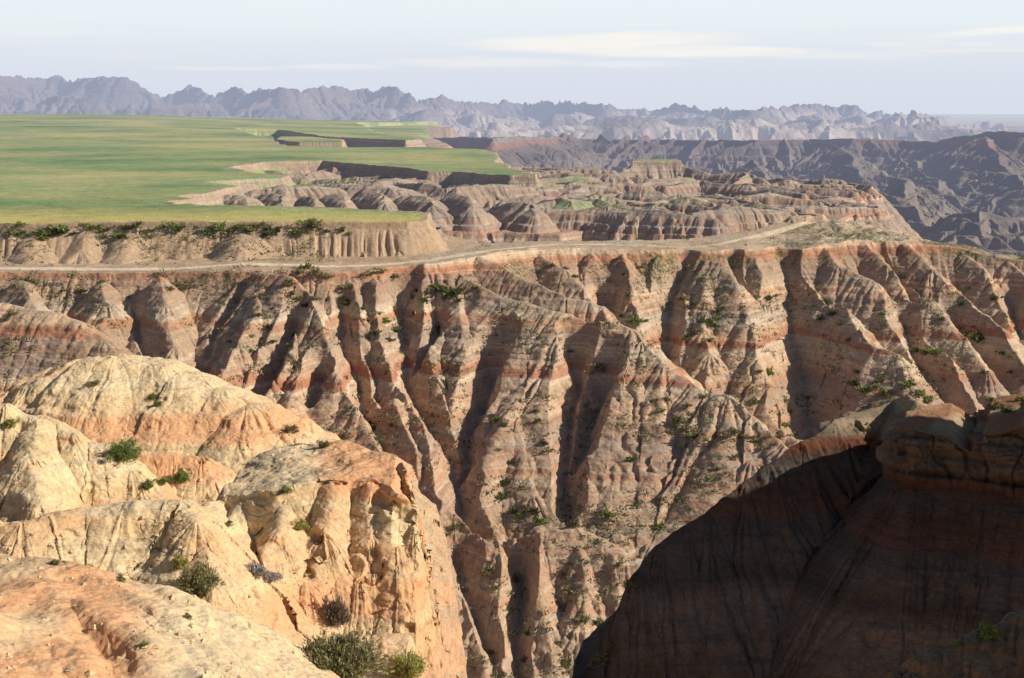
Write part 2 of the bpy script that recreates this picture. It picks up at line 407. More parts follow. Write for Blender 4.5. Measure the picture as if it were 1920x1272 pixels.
# the great central wall: crest running down to the right
can.ridge([(780, 508, 256), (860, 512, 257), (900, 535, 252), (945, 556, 247), (1010, 575, 243), (1090, 592, 239), (1180, 616, 234), (1200, 640, 231), (1245, 684, 226), (1330, 737, 219), (1370, 742, 217), (1410, 780, 213),
           (1470, 835, 207), (1530, 905, 200), (1600, 990, 193)], w=1.0, sl=(1.3, .66), kids=None)
can.ridge([(790, 530, 253), (800, 600, 243), (800, 690, 232), (830, 780, 222), (850, 870, 213)], kids=None, w=2.4, sl=.95)
can.ridge([(860, 545, 251), (870, 620, 240), (880, 700, 230), (870, 770, 222)], kids=None, w=2.4, sl=.95)
can.ridge([(935, 552, 248), (965, 620, 238), (985, 690, 230), (975, 738, 225), (940, 800, 217), (905, 880, 209), (895, 950, 202), (900, 990, 199)], w=1.6, sl=1.1, kids=None)
can.ridge([(960, 760, 222), (985, 850, 213), (1000, 930, 205), (1015, 985, 200)], kids=None, w=2.4, sl=.95)
can.ridge([(1010, 580, 243), (1020, 660, 233), (1030, 740, 224), (1045, 850, 213), (1050, 960, 203)], kids=None, w=2.4, sl=.95)
can.ridge([(1090, 595, 238), (1110, 660, 231), (1130, 730, 223), (1110, 800, 216), (1095, 900, 206), (1090, 985, 199)], kids=None, w=2.4, sl=.95)
can.ridge([(1150, 720, 224), (1160, 810, 215), (1150, 900, 206), (1155, 990, 198)], w=3, sl=.85, kids=None)
can.ridge([(1195, 640, 231), (1220, 740, 221), (1235, 830, 212), (1235, 920, 204), (1225, 1010, 196), (1220, 1060, 192)], w=3, sl=.85, kids=None)
can.ridge([(1325, 745, 218), (1335, 820, 211), (1345, 900, 203), (1330, 980, 196), (1320, 1080, 188)], kids=None, w=2.2, sl=.9)
can.ridge([(1400, 790, 212), (1410, 860, 205), (1400, 930, 199)], kids=None, w=2.4, sl=.95)
# the low shelf and the slopes that go down from it
can.ridge([(850, 965, 198), (930, 1012, 193), (1000, 1000, 194), (1080, 990, 195), (1130, 1015, 193), (1170, 1045, 190), (1230, 1050, 190)], w=3.2, sl=1.25, kids=None)
for q in ([(870, 985, 195), (880, 1080, 187), (900, 1180, 179), (915, 1272, 172), (920, 1400, 164)], [(935, 1020, 192), (955, 1100, 185), (960, 1200, 177), (950, 1300, 170)],
          [(1000, 1005, 193), (1010, 1100, 185), (1030, 1200, 178), (1045, 1300, 171)], [(1080, 998, 194), (1100, 1090, 186), (1100, 1200, 178), (1110, 1300, 171)],
          [(1150, 1040, 190), (1165, 1120, 184), (1160, 1220, 177)], [(830, 900, 202), (830, 990, 194), (845, 1100, 185)], [(1200, 1055, 189), (1215, 1150, 182), (1200, 1290, 172)]):
    can.ridge(q, w=1.0, sl=1.2, kids=dict(sp=5.5, L=7, q=.68, lv=2, ang=60))
# spurs below the red rim, right half
can.ridge([(900, 482, 264), (945, 500, 261), (1000, 530, 256), (1060, 556, 252), (1130, 572, 250), (1140, 600, 246)], w=.9, sl=1.2, kids=K0)
can.ridge([(1020, 480, 276), (1060, 505, 270), (1095, 540, 265), (1125, 590, 258), (1140, 640, 252)], kids=K1, **W)
can.ridge([(1170, 476, 280), (1185, 530, 271), (1205, 590, 263), (1235, 650, 255), (1255, 690, 250)], kids=K1, **W)
can.ridge([(1110, 476, 280), (1130, 500, 276), (1150, 540, 271)], kids=K0, **W)
can.ridge([(1240, 478, 281), (1250, 530, 273), (1262, 580, 267)], kids=K0, **W)
can.ridge([(1290, 484, 283), (1350, 490, 280), (1380, 530, 273), (1400, 590, 265), (1425, 660, 256), (1455, 720, 249), (1490, 780, 242), (1510, 840, 236)], w=1.4, sl=(1.1, .8), kids=K0)
can.ridge([(1330, 500, 279), (1320, 560, 270), (1320, 620, 262), (1330, 664, 256), (1320, 740, 247), (1350, 800, 241)], kids=K0, **W)
can.ridge([(1415, 480, 285), (1440, 540, 276), (1465, 610, 266), (1490, 680, 257), (1505, 740, 250)], kids=K1, **W)
can.ridge([(1475, 490, 284), (1510, 530, 275), (1565, 556, 269), (1595, 600, 262), (1645, 655, 253), (1690, 665, 250), (1705, 720, 243), (1735, 790, 235)], w=.8, sl=(1.1, .8), kids=K0)
can.ridge([(1540, 462, 293), (1570, 500, 285), (1640, 530, 279), (1670, 580, 272), (1740, 640, 262), (1790, 720, 252), (1830, 790, 244)], kids=K1, **W)
can.ridge([(1620, 455, 297), (1660, 500, 289), (1740, 560, 278), (1810, 632, 268), (1850, 700, 259), (1880, 790, 249)], kids=K1, **W)
can.ridge([(1700, 455, 299), (1750, 505, 290), (1810, 560, 281), (1870, 610, 272), (1930, 700, 260)], kids=K1, **W)
can.ridge([(1800, 470, 300), (1850, 510, 292), (1900, 560, 283), (1960, 640, 272)], kids=K1, **W)
can.ridge([(1890, 490, 297), (1950, 540, 288), (2020, 620, 276)], kids=K1, **W)
can.ridge([(2000, 500, 294), (2080, 560, 282), (2160, 660, 266)], kids=K1, **W)
# the knob at the end of the dirt hill
can.ridge([(1485, 404, 318), (1540, 402, 318)], w=.3, sl=.9, fl=.5)
# the deep gullies
for q, sl in (([(450, 528, 248), (410, 600, 240), (372, 672, 231), (340, 740, 222)], 1.5), ([(560, 600, 238), (520, 680, 229), (480, 760, 220), (440, 830, 212)], 2.0),
              ([(635, 560, 247), (650, 640, 237), (672, 720, 227), (700, 790, 218), (745, 870, 209), (780, 930, 202)], 1.7),
              ([(762, 560, 253), (758, 640, 242), (765, 700, 235), (800, 770, 226), (845, 850, 216), (868, 930, 207), (880, 985, 201), (940, 1040, 195)], 1.6),
              ([(930, 690, 238), (905, 760, 229), (870, 830, 220), (866, 900, 212)], 2.0), ([(1085, 680, 236), (1070, 780, 224), (1062, 880, 213), (1066, 990, 202)], 2.3), ([(1128, 740, 229), (1100, 800, 222), (1080, 880, 213)], 2.2),
              ([(1285, 492, 284), (1258, 560, 275), (1248, 640, 264), (1252, 676, 258), (1320, 730, 246), (1400, 780, 237), (1470, 830, 230)], 1.5), ([(1135, 560, 273), (1145, 600, 266), (1150, 610, 262)], 1.6),
              ([(1472, 500, 289), (1485, 570, 280), (1500, 650, 270), (1512, 730, 259), (1520, 800, 250), (1525, 860, 242)], 1.35), ([(1372, 486, 286), (1395, 530, 279), (1412, 560, 274)], 1.8),
              ([(1700, 600, 276), (1720, 670, 267), (1760, 740, 257), (1800, 800, 248)], 1.6), ([(1655, 470, 297), (1700, 540, 288), (1730, 590, 281)], 1.8), ([(1790, 590, 281), (1840, 670, 270), (1890, 730, 260)], 1.6), ([(1900, 560, 290), (1925, 640, 276)], 1.5),
              ([(968, 1060, 194), (972, 1150, 185), (975, 1280, 174)], 2.2), ([(860, 1040, 194), (890, 1130, 186), (930, 1240, 176)], 2.0), ([(250, 560, 246), (262, 620, 238), (280, 690, 229)], 1.8), ([(820, 590, 248), (800, 650, 240), (770, 700, 234)], 2.0), ([(600, 700, 225), (585, 760, 217)], 2.0)):
    can.carve(q, sl)
print('canyon segments', len(can.seg))
trail_px = [(-250, 508, 256), (0, 508, 257), (180, 507, 257), (330, 503, 257), (470, 492, 259), (600, 492, 258), (700, 486, 260), (800, 478, 264), (880, 468, 272), (960, 460, 280), (1050, 457, 288), (1150, 457, 290), (1280, 460, 289),
            (1350, 447, 294), (1430, 428, 304), (1500, 412, 314), (1540, 408, 318)]
trail = [P(*p) for p in trail_px]
def dline(x, y, pts):
    d = np.full(x.shape, 1e9)
    for a, b in zip(pts[:-1], pts[1:]):
        dx, dy = b[0] - a[0], b[1] - a[1]; t = np.clip(((x - a[0]) * dx + (y - a[1]) * dy) / (dx * dx + dy * dy), 0, 1)
        d = np.minimum(d, np.hypot(x - a[0] - t * dx, y - a[1] - t * dy))
    return d
def can_h(X, Y):
    H, S, D, A, PL = can.eval(X, Y, (.8, 13.))
    wx = X + (f2(X / 7., Y / 7., 3) - .5) * 2.2; H = can.cut(wx, Y, H)
    PLs = np.clip(PL, 0, 1)
    H = H + flutes(S, D, X, Y, (6.5, 2.6, 1.15), (.45, .8, .65), 1.8) * A * (.55 + .9 * sst(n2(X / 15 + 31, Y / 15 + 8), .25, .7)) * (1 - PLs)
    H2 = terrace(H, X, Y, 3.4, .15); H2 = terrace(H2, X, Y, 1.1, .06)
    H = H2 * (1 - PLs) + H * PLs
    H = H + (f2(X / 2.6, Y / 2.6, 4) - .5) * (.7 - .45 * PLs)
    dt = dline(X, Y, trail)
    wt = (.9 + 1.2 * n2(X / 9, Y / 9)) * (1 - .4 * sst(X / Y, -.01, .03))
    tm = 1 - sst(dt, wt * .5, wt * 1.6)
    a = X / Y
    tm = tm * PLs * (1 - .6 * sst(a, .03, .09) * (1 - sst(a, .13, .16)))
    H = H + (f2(X / 4, Y / 4, 4) - .5) * 2.4 * PLs * sst(a, .19, .24)
    # scattered plants: ledges near the rim and gully heads
    veg = .25 + .45 * sst(n2(X / 16 + 5, Y / 16), .45, .75)
    veg = veg + .45 * sst(H, -34, -29) * (1 - sst(H, -28.6, -27.6)) + .12 * PLs + .55 * PLs * sst(a, .17, .21)
    veg = np.clip(veg * (1 - tm), 0, 1)
    red = .0 * sst(n2(X / 11 + 50, Y / 11), .66, .8) * (1 - PLs)
    return H, (None, tm, veg, red)
def can_d(X, Y, Z, N):
    return (f3(X / 1.6, Y / 1.6, Z / 1.1, 3, .6) - .5) * .75 * (.3 + .7 * (1 - N[..., 2]) * 1.6)
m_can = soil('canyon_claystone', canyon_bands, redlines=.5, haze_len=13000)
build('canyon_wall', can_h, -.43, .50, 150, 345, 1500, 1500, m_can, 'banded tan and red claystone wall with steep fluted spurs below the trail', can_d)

# ================================================================ the grass tableland and the mounds behind it
def mid_floor(x, y):
    a = x / np.maximum(y, 1)
    f = -46 + 18 * sst(y, 430, 500) * (1 - sst(a, .02, .10)) - 60 * sst(a, -.045, -.015) * sst(y, 640, 760) - 6 * sst(y, 420, 900) - 20 * sst(a, .16, .3)
    k = sst(y, 1250, 1450) * (1 - sst(a, -.07, -.03))
    return f * (1 - k) + k * (-22.5 + 1.5 * (f2(x / 80, y / 120, 2) - .5))
mid = Land(mid_floor)
mid.soft = 16.
# + (14 * sst(y, 430, 520)) * (1 - sst(x / np.maximum(y, 1), .02, .10)) + 18 * sst(y, 1000, 1200) * (x / np.maximum(y, 1) < -.05) - 60 * sst(x / np.maximum(y, 1), -.045, -.015) * sst(y, 640, 760) - 6 * sst(y, 420, 900) - 20 * sst(x / np.maximum(y, 1), .16, .3))
ZP = -21.0
def plain_z(x, y):
    a = x / y
    rise = sst(y, 450, 2400) * sst(-a, -.02, .36)
    return ZP + .9 * (f2(x / 60, y / 60, 3) - .5) + 3.2 * (f2(x / 150 + 3, y / 260, 2) - .5) * sst(y, 320, 520) + 18.0 * rise + 1.0 * sst(y, 700, 2000)
front = [(-300, 418, 272), (0, 416, 272), (120, 415, 273), (250, 413, 274), (400, 409, 275), (520, 406, 276), (650, 404, 277), (760, 403, 278), (796, 403, 280)]
fp = [P(*p)[:2] for p in front]
edge = [(800, 398), (700, 392), (560, 389), (420, 387), (330, 384), (300, 379), (360, 374), (330, 365), (400, 360), (450, 346), (380, 338), (470, 334), (530, 332), (545, 326), (470, 318), (430, 312), (500, 305), (600, 303), (680, 306), (760, 312), (800, 318),
        (850, 318), (900, 322), (950, 326), (1000, 326), (1000, 318), (960, 312), (930, 300), (935, 290), (900, 283), (800, 279), (650, 280), (540, 277), (520, 270), (500, 264), (440, 252)]
pl = fp + [Q(u, v, ZP)[:2] for u, v in edge]
pl += [Q(u, v, -18.)[:2] for u, v in [(520, 246), (600, 252), (690, 255), (760, 258), (790, 256), (700, 245)]] + [(-250, 2300), (-150, 3000), (-1500, 3000), (-400, 800), (-160, 300)]
mid.plateau(pl, plain_z, cap=1.1, capsl=6, sl=1.15)
mid.spurs([np.array((p[0], p[1], -23.5)) for p in fp[::-1]], [math.hypot(a[0] - b[0], a[1] - b[1]) for a, b in zip(fp[::-1][:-1], fp[::-1][1:])], dict(sp=4.4, L=8, q=.72, both=0, side=1, ang=88, lv=1, drop=.9, skip=.3), 1.0, .9, 1)
KM = dict(sp=9, L=12, q=.68, lv=2, ang=66)
# block left standing in the notch of the tableland
for q, z in (([(525, 256), (570, 256), (645, 262), (640, 268), (560, 268), (520, 262)], -18.5),):
    mid.plateau([Q(u, v, z)[:2] for u, v in q], z, cap=3, capsl=3, sl=1.1)
# round banded mounds just behind the grass
for u, v, Y, hw, zs in ((440, 364, 395, 60, 0), (505, 362, 400, 40, 0), (575, 368, 392, 28, 0), (625, 363, 392, 45, 0), (705, 361, 396, 38, 0), (780, 365, 392, 55, 0), (860, 364, 392, 48, 0), (975, 379, 392, 55, 0), (1050, 372, 420, 60, 0)):
    k = Y / FPX
    mid.ridge([(u - hw * .35, v + 3, Y + 6), (u, v, Y), (u + hw * .35, v + 5, Y - 5), (u + hw * .5, v + 22, Y - 12)], w=hw * k * .5, sl=1.15, kids=dict(sp=4.5, L=6, q=.72, lv=1, ang=66))
# low grey shelf with cliffs between the mounds and the trail
sh = [(820, 428, 372), (880, 430, 372), (950, 428, 374), (1050, 430, 372), (1100, 422, 382), (1220, 426, 376), (1232, 404, 415), (1330, 405, 415), (1450, 408, 412), (1560, 412, 405), (1600, 395, 450), (1450, 385, 480), (1200, 380, 500), (1000, 376, 500), (820, 380, 470)]
mid.plateau([P(*p)[:2] for p in sh], lambda x, y: -31.2 - .012 * (y - 400) + 1.6 * (f2(x / 14, y / 25, 3) - .5), cap=.6, capsl=3, sl=1.25, kids=dict(sp=5, L=6, q=.7, both=1, ang=85, lv=1))
# hills right of centre
for q in ([(1010, 388, 440), (1080, 375, 450), (1130, 362, 455), (1180, 375, 450), (1240, 402, 438)], [(1080, 352, 610), (1130, 335, 620), (1190, 311, 640), (1270, 309, 645), (1340, 326, 630), (1400, 322, 620), (1440, 340, 605), (1475, 368, 585), (1495, 395, 565)],
          [(1185, 350, 600), (1130, 380, 540)], [(1270, 330, 625), (1240, 360, 570), (1230, 390, 520)], [(1400, 325, 618), (1370, 355, 570), (1350, 390, 520)], [(1495, 365, 540), (1530, 356, 545), (1560, 372, 535), (1590, 400, 520)],
          [(930, 372, 480), (990, 356, 520), (1060, 352, 560)], [(1440, 345, 600), (1430, 380, 540), (1425, 400, 510)]):
    mid.ridge(q, w=2.5, sl=1.0, kids=KM)
mid.plateau([Q(u, v, -22)[:2] for u, v in [(1185, 305), (1275, 305), (1265, 301), (1195, 301)]], -21.4, cap=1, capsl=4, sl=.9)
# pale eroded ground between the grass and the far wall
r2 = np.random.default_rng(5)
for i in range(95):
    u = r2.uniform(330, 1150); v = r2.uniform(312, 352)
    z = -22.6 - r2.uniform(0, 2.2) - (2.0 if u > 950 else 0)
    x, y, _ = Q(u, v, z); an = r2.uniform(-.5, .6); l = r2.uniform(5, 14)
    pts = [(x - l * cos(an), y - l * sin(an) * 2, z - 1.2), (x, y, z), (x + l * cos(an), y + l * sin(an) * 2, z - r2.uniform(.5, 2.5))]
    mid.ridge(pts, w=r2.uniform(1, 3.5), sl=.75, kids=dict(sp=5, L=7, q=.7, lv=1, ang=66), px=False)
0 and mid.plateau([Q(u, v, -22.6)[:2] for u, v in [(770, 361), (870, 357), (960, 364), (1060, 378), (1000, 389), (900, 384), (830, 374)]], -22.9, cap=.4, capsl=2, sl=.9)
for i in range(120):
    u = r2.uniform(960, 1600); v = r2.uniform(330, 402); z = -24.8 - r2.uniform(0, 4) - 2.5 * (u > 1450)
    x, y, _ = Q(u, v, z); an = r2.uniform(-.4, .8); l = r2.uniform(6, 16)
    mid.ridge([(x - l * cos(an), y + l * sin(an) * 2, z - 1.5), (x, y, z), (x + l * cos(an), y - l * sin(an) * 2, z - r2.uniform(.5, 2.5))], w=r2.uniform(.8, 2.6), sl=1.05, kids=dict(sp=4.5, L=7, q=.72, lv=1, ang=66), px=False)
for u, l in ((60, 10), (150, 8), (235, 10), (455, 6)):
    c = P(u, 424, 272.0); mid.ridge([(c[0], c[1], -22.6), (c[0] + r2.uniform(-1.5, 1.5), c[1] - l * .5, -22.9 - l * .33), (c[0] + r2.uniform(-2, 2), c[1] - l, -23 - l * .62)], w=3.5, sl=.9, px=False, fl=.8)
print('mid segments', len(mid.seg))
def mid_h(X, Y):
    H, S, D, A, PL = mid.eval(X, Y, (2.2, 22.))
    PLs = np.clip(PL, 0, 1)
    fa = flutes(S, D, X, Y, (7, 2.6, 1.2), (1.6, 1.0, .45), 1.6)
    ff = flutes(S, D, X, Y, (3.2, 1.5, .8), (.8, .7, .35), .7) * (.3 + 1.1 * sst(n2(X / 8, Y / 8), .25, .7))
    fa = np.where(Y < 300, ff, fa)
    H = H + fa * A * (1 - PLs)
    H2 = terrace(H, X, Y, 2.6, .3, .3, 60.)
    H = H2 * (1 - PLs) + H * PLs
    H = H + (f2(X / 3, Y / 3, 3) - .5) * (.9 - .7 * PLs)
    far = sst(Y, 300, 420)
    g = PLs * (1 - (1 - far) * 0) * (1 - sst(H, -24, -28))
    g = sst(g + (f2(X / 6, Y / 9, 4) - .5) * 1.0 * far, .5, .66) * (H > -26)
    g = np.maximum(g, sst(Y, 1250, 1400) * (H > -25))
    # grass that creeps down the gentle slopes
    cr = sst(n2(X / 26 + 3, Y / 40), .60, .74) * (H > -27.5) * (Y > 408) * (1 - .7 * sst(Y, 600, 700)) * sst(D, 0, 2)
    g = np.clip(np.maximum(g, cr * .8), 0, 1)
    bare = 0
    veg = .2 + .5 * (1 - far) * sst(-X, -40, 40) * sst(H, -26, -22) + .35 * sst(n2(X / 20, Y / 30), .5, .7)
    return H, (g * (1 - bare), None, np.clip(veg, 0, 1), 1 - sst(Y, 288, 300))
mb = [(-70, GRY), (-50, TAND), (-44, (.34, .27, .2)), (-39, (.33, .27, .22)), (-34, (.36, .30, .25)), (-32.6, PALE), (-32.2, REDL), (-31.0, REDL), (-30.4, (.36, .27, .21)), (-29.0, (.33, .26, .21)), (-28.4, REDL), (-27.8, (.34, .26, .2)), (-27, (.42, .34, .27)), (-26, (.30, .24, .195)), (-25, (.40, .33, .26)), (-24, (.33, .26, .2)), (-22, (.44, .36, .27)), (-19, TAN)]
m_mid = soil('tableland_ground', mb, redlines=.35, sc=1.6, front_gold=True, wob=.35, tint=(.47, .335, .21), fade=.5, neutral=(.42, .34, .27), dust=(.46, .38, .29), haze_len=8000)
def mesa_bands(m): pass
build('grass_tableland', mid_h, -.43, .44, 262, 3000, 1400, 1500, m_mid, 'flat green and yellow prairie tableland with eroded mounds along its edge')
# ================================================================ far canyon wall
far = Land(lambda x, y: -80 + 8 * sst(y, 900, 1300))
fr_px = [(560, 262, 1500), (700, 250, 1550), (800, 251, 1500), (880, 254, 1400), (925, 262, 1250), (960, 255, 1350), (1030, 249, 1500), (1060, 241, 1700), (1150, 243, 1700), (1250, 246, 1650), (1330, 249, 1600), (1420, 251, 1550), (1520, 250, 1550), (1600, 251, 1500),
         (1690, 254, 1500), (1750, 259, 1450), (1800, 252, 1400), (1850, 247, 1350), (1920, 249, 1300), (2050, 252, 1250), (2300, 255, 1200)]
fr = [P(*p) for p in fr_px]
fx = np.array([p[0] / p[1] for p in fr]); fz = np.array([p[2] for p in fr])
poly = [p[:2] for p in fr] + [(1500, 2600), (-300, 2600)]
far.plateau(poly, lambda x, y: np.interp(x / y, fx, fz) - .03 * np.maximum(0, y - 20 - 1300), cap=2, capsl=2, sl=.7)
fl_ = fr[::-1]
far.spurs([np.array((p[0], p[1], p[2] - 2)) for p in fl_], [math.hypot(a[0] - b[0], a[1] - b[1]) for a, b in zip(fl_[:-1], fl_[1:])], dict(sp=24, L=115, q=.62, both=0, side=1, ang=92, lv=3, drop=5), .85, 1.2, 1)
r3 = np.random.default_rng(21)
# broken ridges on the canyon floor, nearer
for i in range(70):
    u = r3.uniform(1080, 2100); v = r3.uniform(318, 450)
    Y = 1150 - (v - 318) * 4.3 + r3.uniform(-40, 40)
    x, y, z = P(u, v, Y)
    l = r3.uniform(18, 55); an = r3.uniform(-2.2, -.7)
    q = r3.uniform(.25, .42)
    pts = [(x, y, z), (x + l * .5 * cos(an), y + l * .5 * sin(an), z - q * l * .5), (x + l * cos(an + .3), y + l * sin(an + .3), z - q * l)]
    far.ridge(pts, w=1.0, sl=.9, kids=dict(sp=11, L=24, q=.68, lv=2, ang=58, drop=.8), px=False)
for i in range(45):
    u = r3.uniform(900, 2050); v = r3.uniform(290, 345); Y = 1420 - (v - 290) * 4.5 + r3.uniform(-40, 40)
    x, y, z = P(u, v, Y); l = r3.uniform(40, 90); an = r3.uniform(-2.0, -1.0); q = r3.uniform(.3, .5)
    far.ridge([(x, y, z), (x + l * .5 * cos(an), y + l * .5 * sin(an), z - q * l * .5), (x + l * cos(an + .2), y + l * sin(an + .2), z - q * l)], w=1.0, sl=.9, kids=dict(sp=12, L=30, q=.68, lv=2, ang=58, drop=1), px=False)
for q in ([(1480, 352, 900), (1560, 340, 880), (1640, 352, 860), (1700, 380, 800), (1740, 430, 720)], [(1690, 330, 1000), (1700, 372, 850), (1660, 420, 760)], [(1780, 400, 700), (1840, 398, 690), (1900, 404, 690), (1960, 400, 700)], [(1840, 398, 690), (1850, 440, 640)],
          [(1560, 270, 1400), (1600, 300, 1250), (1630, 345, 1080)], [(1850, 252, 1350), (1880, 300, 1150), (1920, 350, 950)], [(1410, 300, 1200), (1440, 330, 1080), (1480, 380, 900)]):
    far.ridge(q, w=2, sl=.7, kids=dict(sp=16, L=34, q=.66, lv=2, ang=62, drop=1))
print('far segments', len(far.seg))
def far_h(X, Y):
    H, S, D, A, PL = far.eval(X, Y, (6, 60.))
    PLs = np.clip(PL, 0, 1)
    H = H + flutes(S, D, X, Y, (15, 6), (6, 3.5), 4) * A * (1 - PLs)
    H = terrace(H, X, Y, 8, .8, .3, 200.)
    H = H + (f2(X / 12, Y / 12, 4) - .5) * 3.0
    return H, (PLs * .5, None, np.full_like(H, .3), None)
fb = [(-90, (.26, .22, .18)), (-70, (.28, .24, .20)), (-60, (.33, .29, .24)), (-55, (.28, .24, .20)), (-48, (.28, .25, .21)), (-40, (.20, .17, .15)), (-33, (.22, .19, .17)), (-30, (.36, .21, .17)), (-27, (.36, .21, .17)), (-25, (.33, .29, .25)), (-20, (.31, .27, .21)), (-12, (.31, .27, .19))]
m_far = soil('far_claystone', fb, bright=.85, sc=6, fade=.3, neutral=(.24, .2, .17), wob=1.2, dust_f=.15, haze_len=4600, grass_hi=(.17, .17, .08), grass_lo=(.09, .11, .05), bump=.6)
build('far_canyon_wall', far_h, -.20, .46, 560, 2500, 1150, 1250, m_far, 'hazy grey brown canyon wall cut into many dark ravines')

# ================================================================ the distant range
rg = Land(lambda x, y: np.full_like(x, -75.0))
sky = [(-300, 150), (-200, 140), (-100, 150), (0, 146), (35, 144), (60, 151), (85, 151), (108, 142), (130, 153), (150, 150), (180, 147), (235, 146), (255, 156), (275, 172), (300, 183), (325, 174), (345, 172), (362, 160), (375, 168), (400, 184), (425, 170), (440, 166), (462, 180), (485, 167), (505, 168),
       (530, 166), (555, 168), (565, 176), (580, 168), (610, 164), (650, 167), (690, 168), (705, 176), (720, 165), (745, 166), (775, 175), (790, 190), (830, 182), (850, 190), (880, 193), (920, 193), (980, 194), (1060, 193), (1100, 192), (1115, 197), (1145, 192), (1165, 204), (1230, 206),
       (1265, 198), (1295, 200), (1325, 210), (1345, 205), (1410, 206), (1470, 201), (1510, 199), (1545, 195), (1570, 199), (1615, 200), (1630, 210), (1665, 212), (1685, 215), (1720, 214), (1760, 222), (1790, 226), (1800, 236), (1830, 232), (1860, 231), (1885, 238)]
sp = [np.array(P(u, v - 1, 5200 + 500 * math.sin(u / 130.) + 250 * math.sin(u / 47.))) for u, v in sky]
sp2 = []
rj = np.random.default_rng(8)
for a_, b_ in zip(sp[:-1], sp[1:]):
    n_ = max(1, int(np.hypot(*(b_ - a_)[:2]) / 16))
    for i in range(n_):
        q_ = a_ + (b_ - a_) * i / n_
        if i: q_ = q_ + np.array([rj.normal(0, 4), rj.normal(0, 14), rj.normal(0, 3.0)])
        sp2.append(q_)
sp = sp2 + [sp[-1]]
kr = dict(sp=75, L=300, q=.6, both=1, ang=84, lv=2, drop=14)
rg.ridge([tuple(p) for p in sp], w=4, sl=.95, kids=kr, px=False)
r4 = np.random.default_rng(3)
for i in range(150):     # lower peaks and buttresses in front of the crest
    u = r4.uniform(-250, 1750); top = np.interp(u, [s_[0] for s_ in sky], [s_[1] for s_ in sky]); Y = r4.uniform(4250, 5000)
    v = top + (226 - top) * r4.uniform(.4, .95); x, y, z = P(u, v, Y); l = r4.uniform(30, 110)
    rg.ridge([(x - l, y + r4.uniform(-60, 90), z - r4.uniform(8, 30)), (x, y, z), (x + l, y + r4.uniform(-60, 60), z - r4.uniform(8, 30))], w=3, sl=.9, kids=dict(sp=45, L=120, q=.62, lv=1, ang=75, drop=6), px=False)
for i in range(46):      # pale foothills in front
    u = r4.uniform(620, 1800); Y = r4.uniform(3300, 4300)
    if u > 1350 and i % 2: v = 222 + abs(r4.normal(0, 7))
    else: v = 228 + abs(r4.normal(0, 6)) 
    x, y, z = P(u, v, Y); l = r4.uniform(60, 220)
    rg.ridge([(x - l, y + r4.uniform(-40, 40), z - 22), (x, y, z), (x + l, y + r4.uniform(-60, 60), z - 26)], w=5, sl=.6, kids=dict(sp=60, L=110, q=.6, lv=1, ang=75, drop=4), px=False)
for u, v in ((1672, 212), (1706, 208), (1742, 218)):
    rg.ridge([(u - 14, v + 10, 4200), (u, v, 4200), (u + 10, v + 2, 4180), (u + 22, v + 12, 4150)], w=4, sl=.8, kids=dict(sp=30, L=60, q=.6, lv=1, ang=75, drop=3))
print('range segments', len(rg.seg))
def rg_h(X, Y):
    H, S, D, A, PL = rg.eval(X, Y, (22, 150.))
    H = H + flutes(S, D, X, Y, (70, 26), (34, 14), 14) * A
    H = terrace(H, X, Y, 22, 2.4, .3, 900.)
    H = H + (f2(X / 40, Y / 40, 4) - .5) * 22
    pale = sst(n2(X / 260 + 9, Y / 400), .35, .6) * (1 - sst(H, -20, 30)) * sst(X / Y, -.16, -.05)
    return H, (None, pale, None, None)
rb = [(-90, (.30, .27, .22)), (-40, (.36, .31, .27)), (0, (.28, .23, .21)), (40, (.30, .25, .22)), (80, (.27, .22, .2)), (130, (.28, .23, .21))]
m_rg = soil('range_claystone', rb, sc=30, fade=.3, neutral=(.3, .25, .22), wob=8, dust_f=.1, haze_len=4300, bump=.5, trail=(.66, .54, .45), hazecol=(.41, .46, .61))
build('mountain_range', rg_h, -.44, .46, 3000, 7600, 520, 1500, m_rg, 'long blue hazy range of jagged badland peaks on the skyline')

# ================================================================ the plain that runs to the horizon
me = bpy.data.meshes.new('plain'); R = 90000.
vs = []; n = 64
rad = [0.1, 400, 1500, 3000, 6000, 12000, 25000, 50000, R]
for r in rad:
    for k in range(n): vs.append((r * cos(2 * pi * k / n), r * sin(2 * pi * k / n), -88.0 if r < 2000 else -80))
fs = [(i * n + k, i * n + (k + 1) % n, (i + 1) * n + (k + 1) % n, (i + 1) * n + k) for i in range(len(rad) - 1) for k in range(n)]
me.from_pydata(vs, [], fs); me.update()
ob = bpy.data.objects.new('ground', me); COL.objects.link(ob); ob['kind'] = 'structure'; ob['label'] = 'flat hazy plain reaching to the horizon'
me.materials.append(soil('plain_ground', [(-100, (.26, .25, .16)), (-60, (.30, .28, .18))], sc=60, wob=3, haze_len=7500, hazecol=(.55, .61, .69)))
# ================================================================ bright hills in the left foreground
hil = Land(lambda x, y: -16.5 - 34 * sst(x / y, -.11, -.02) - 25 * sst(y, 62, 90) )
KN = dict(sp=3.2, L=2.2, q=.72, lv=1, ang=66, drop=.3)
KB = dict(sp=7, L=4.2, q=.7, lv=1, ang=66, drop=.4)
# the far rounded hill with the orange belt
hil.ridge([(-200, 760, 60), (0, 738, 61), (60, 715, 61.5), (105, 690, 62), (160, 672, 62), (215, 666, 62), (275, 676, 62), (330, 696, 61.5), (390, 722, 61), (450, 755, 60), (500, 788, 59.5), (545, 812, 59), (575, 820, 59), (600, 850, 58.5), (640, 905, 57)], w=3.0, sl=.95, kids=None)
hil.ridge([(480, 780, 60), (560, 820, 64), (640, 838, 67), (720, 856, 70), (760, 900, 69)], w=1.2, sl=.9, kids=KB)
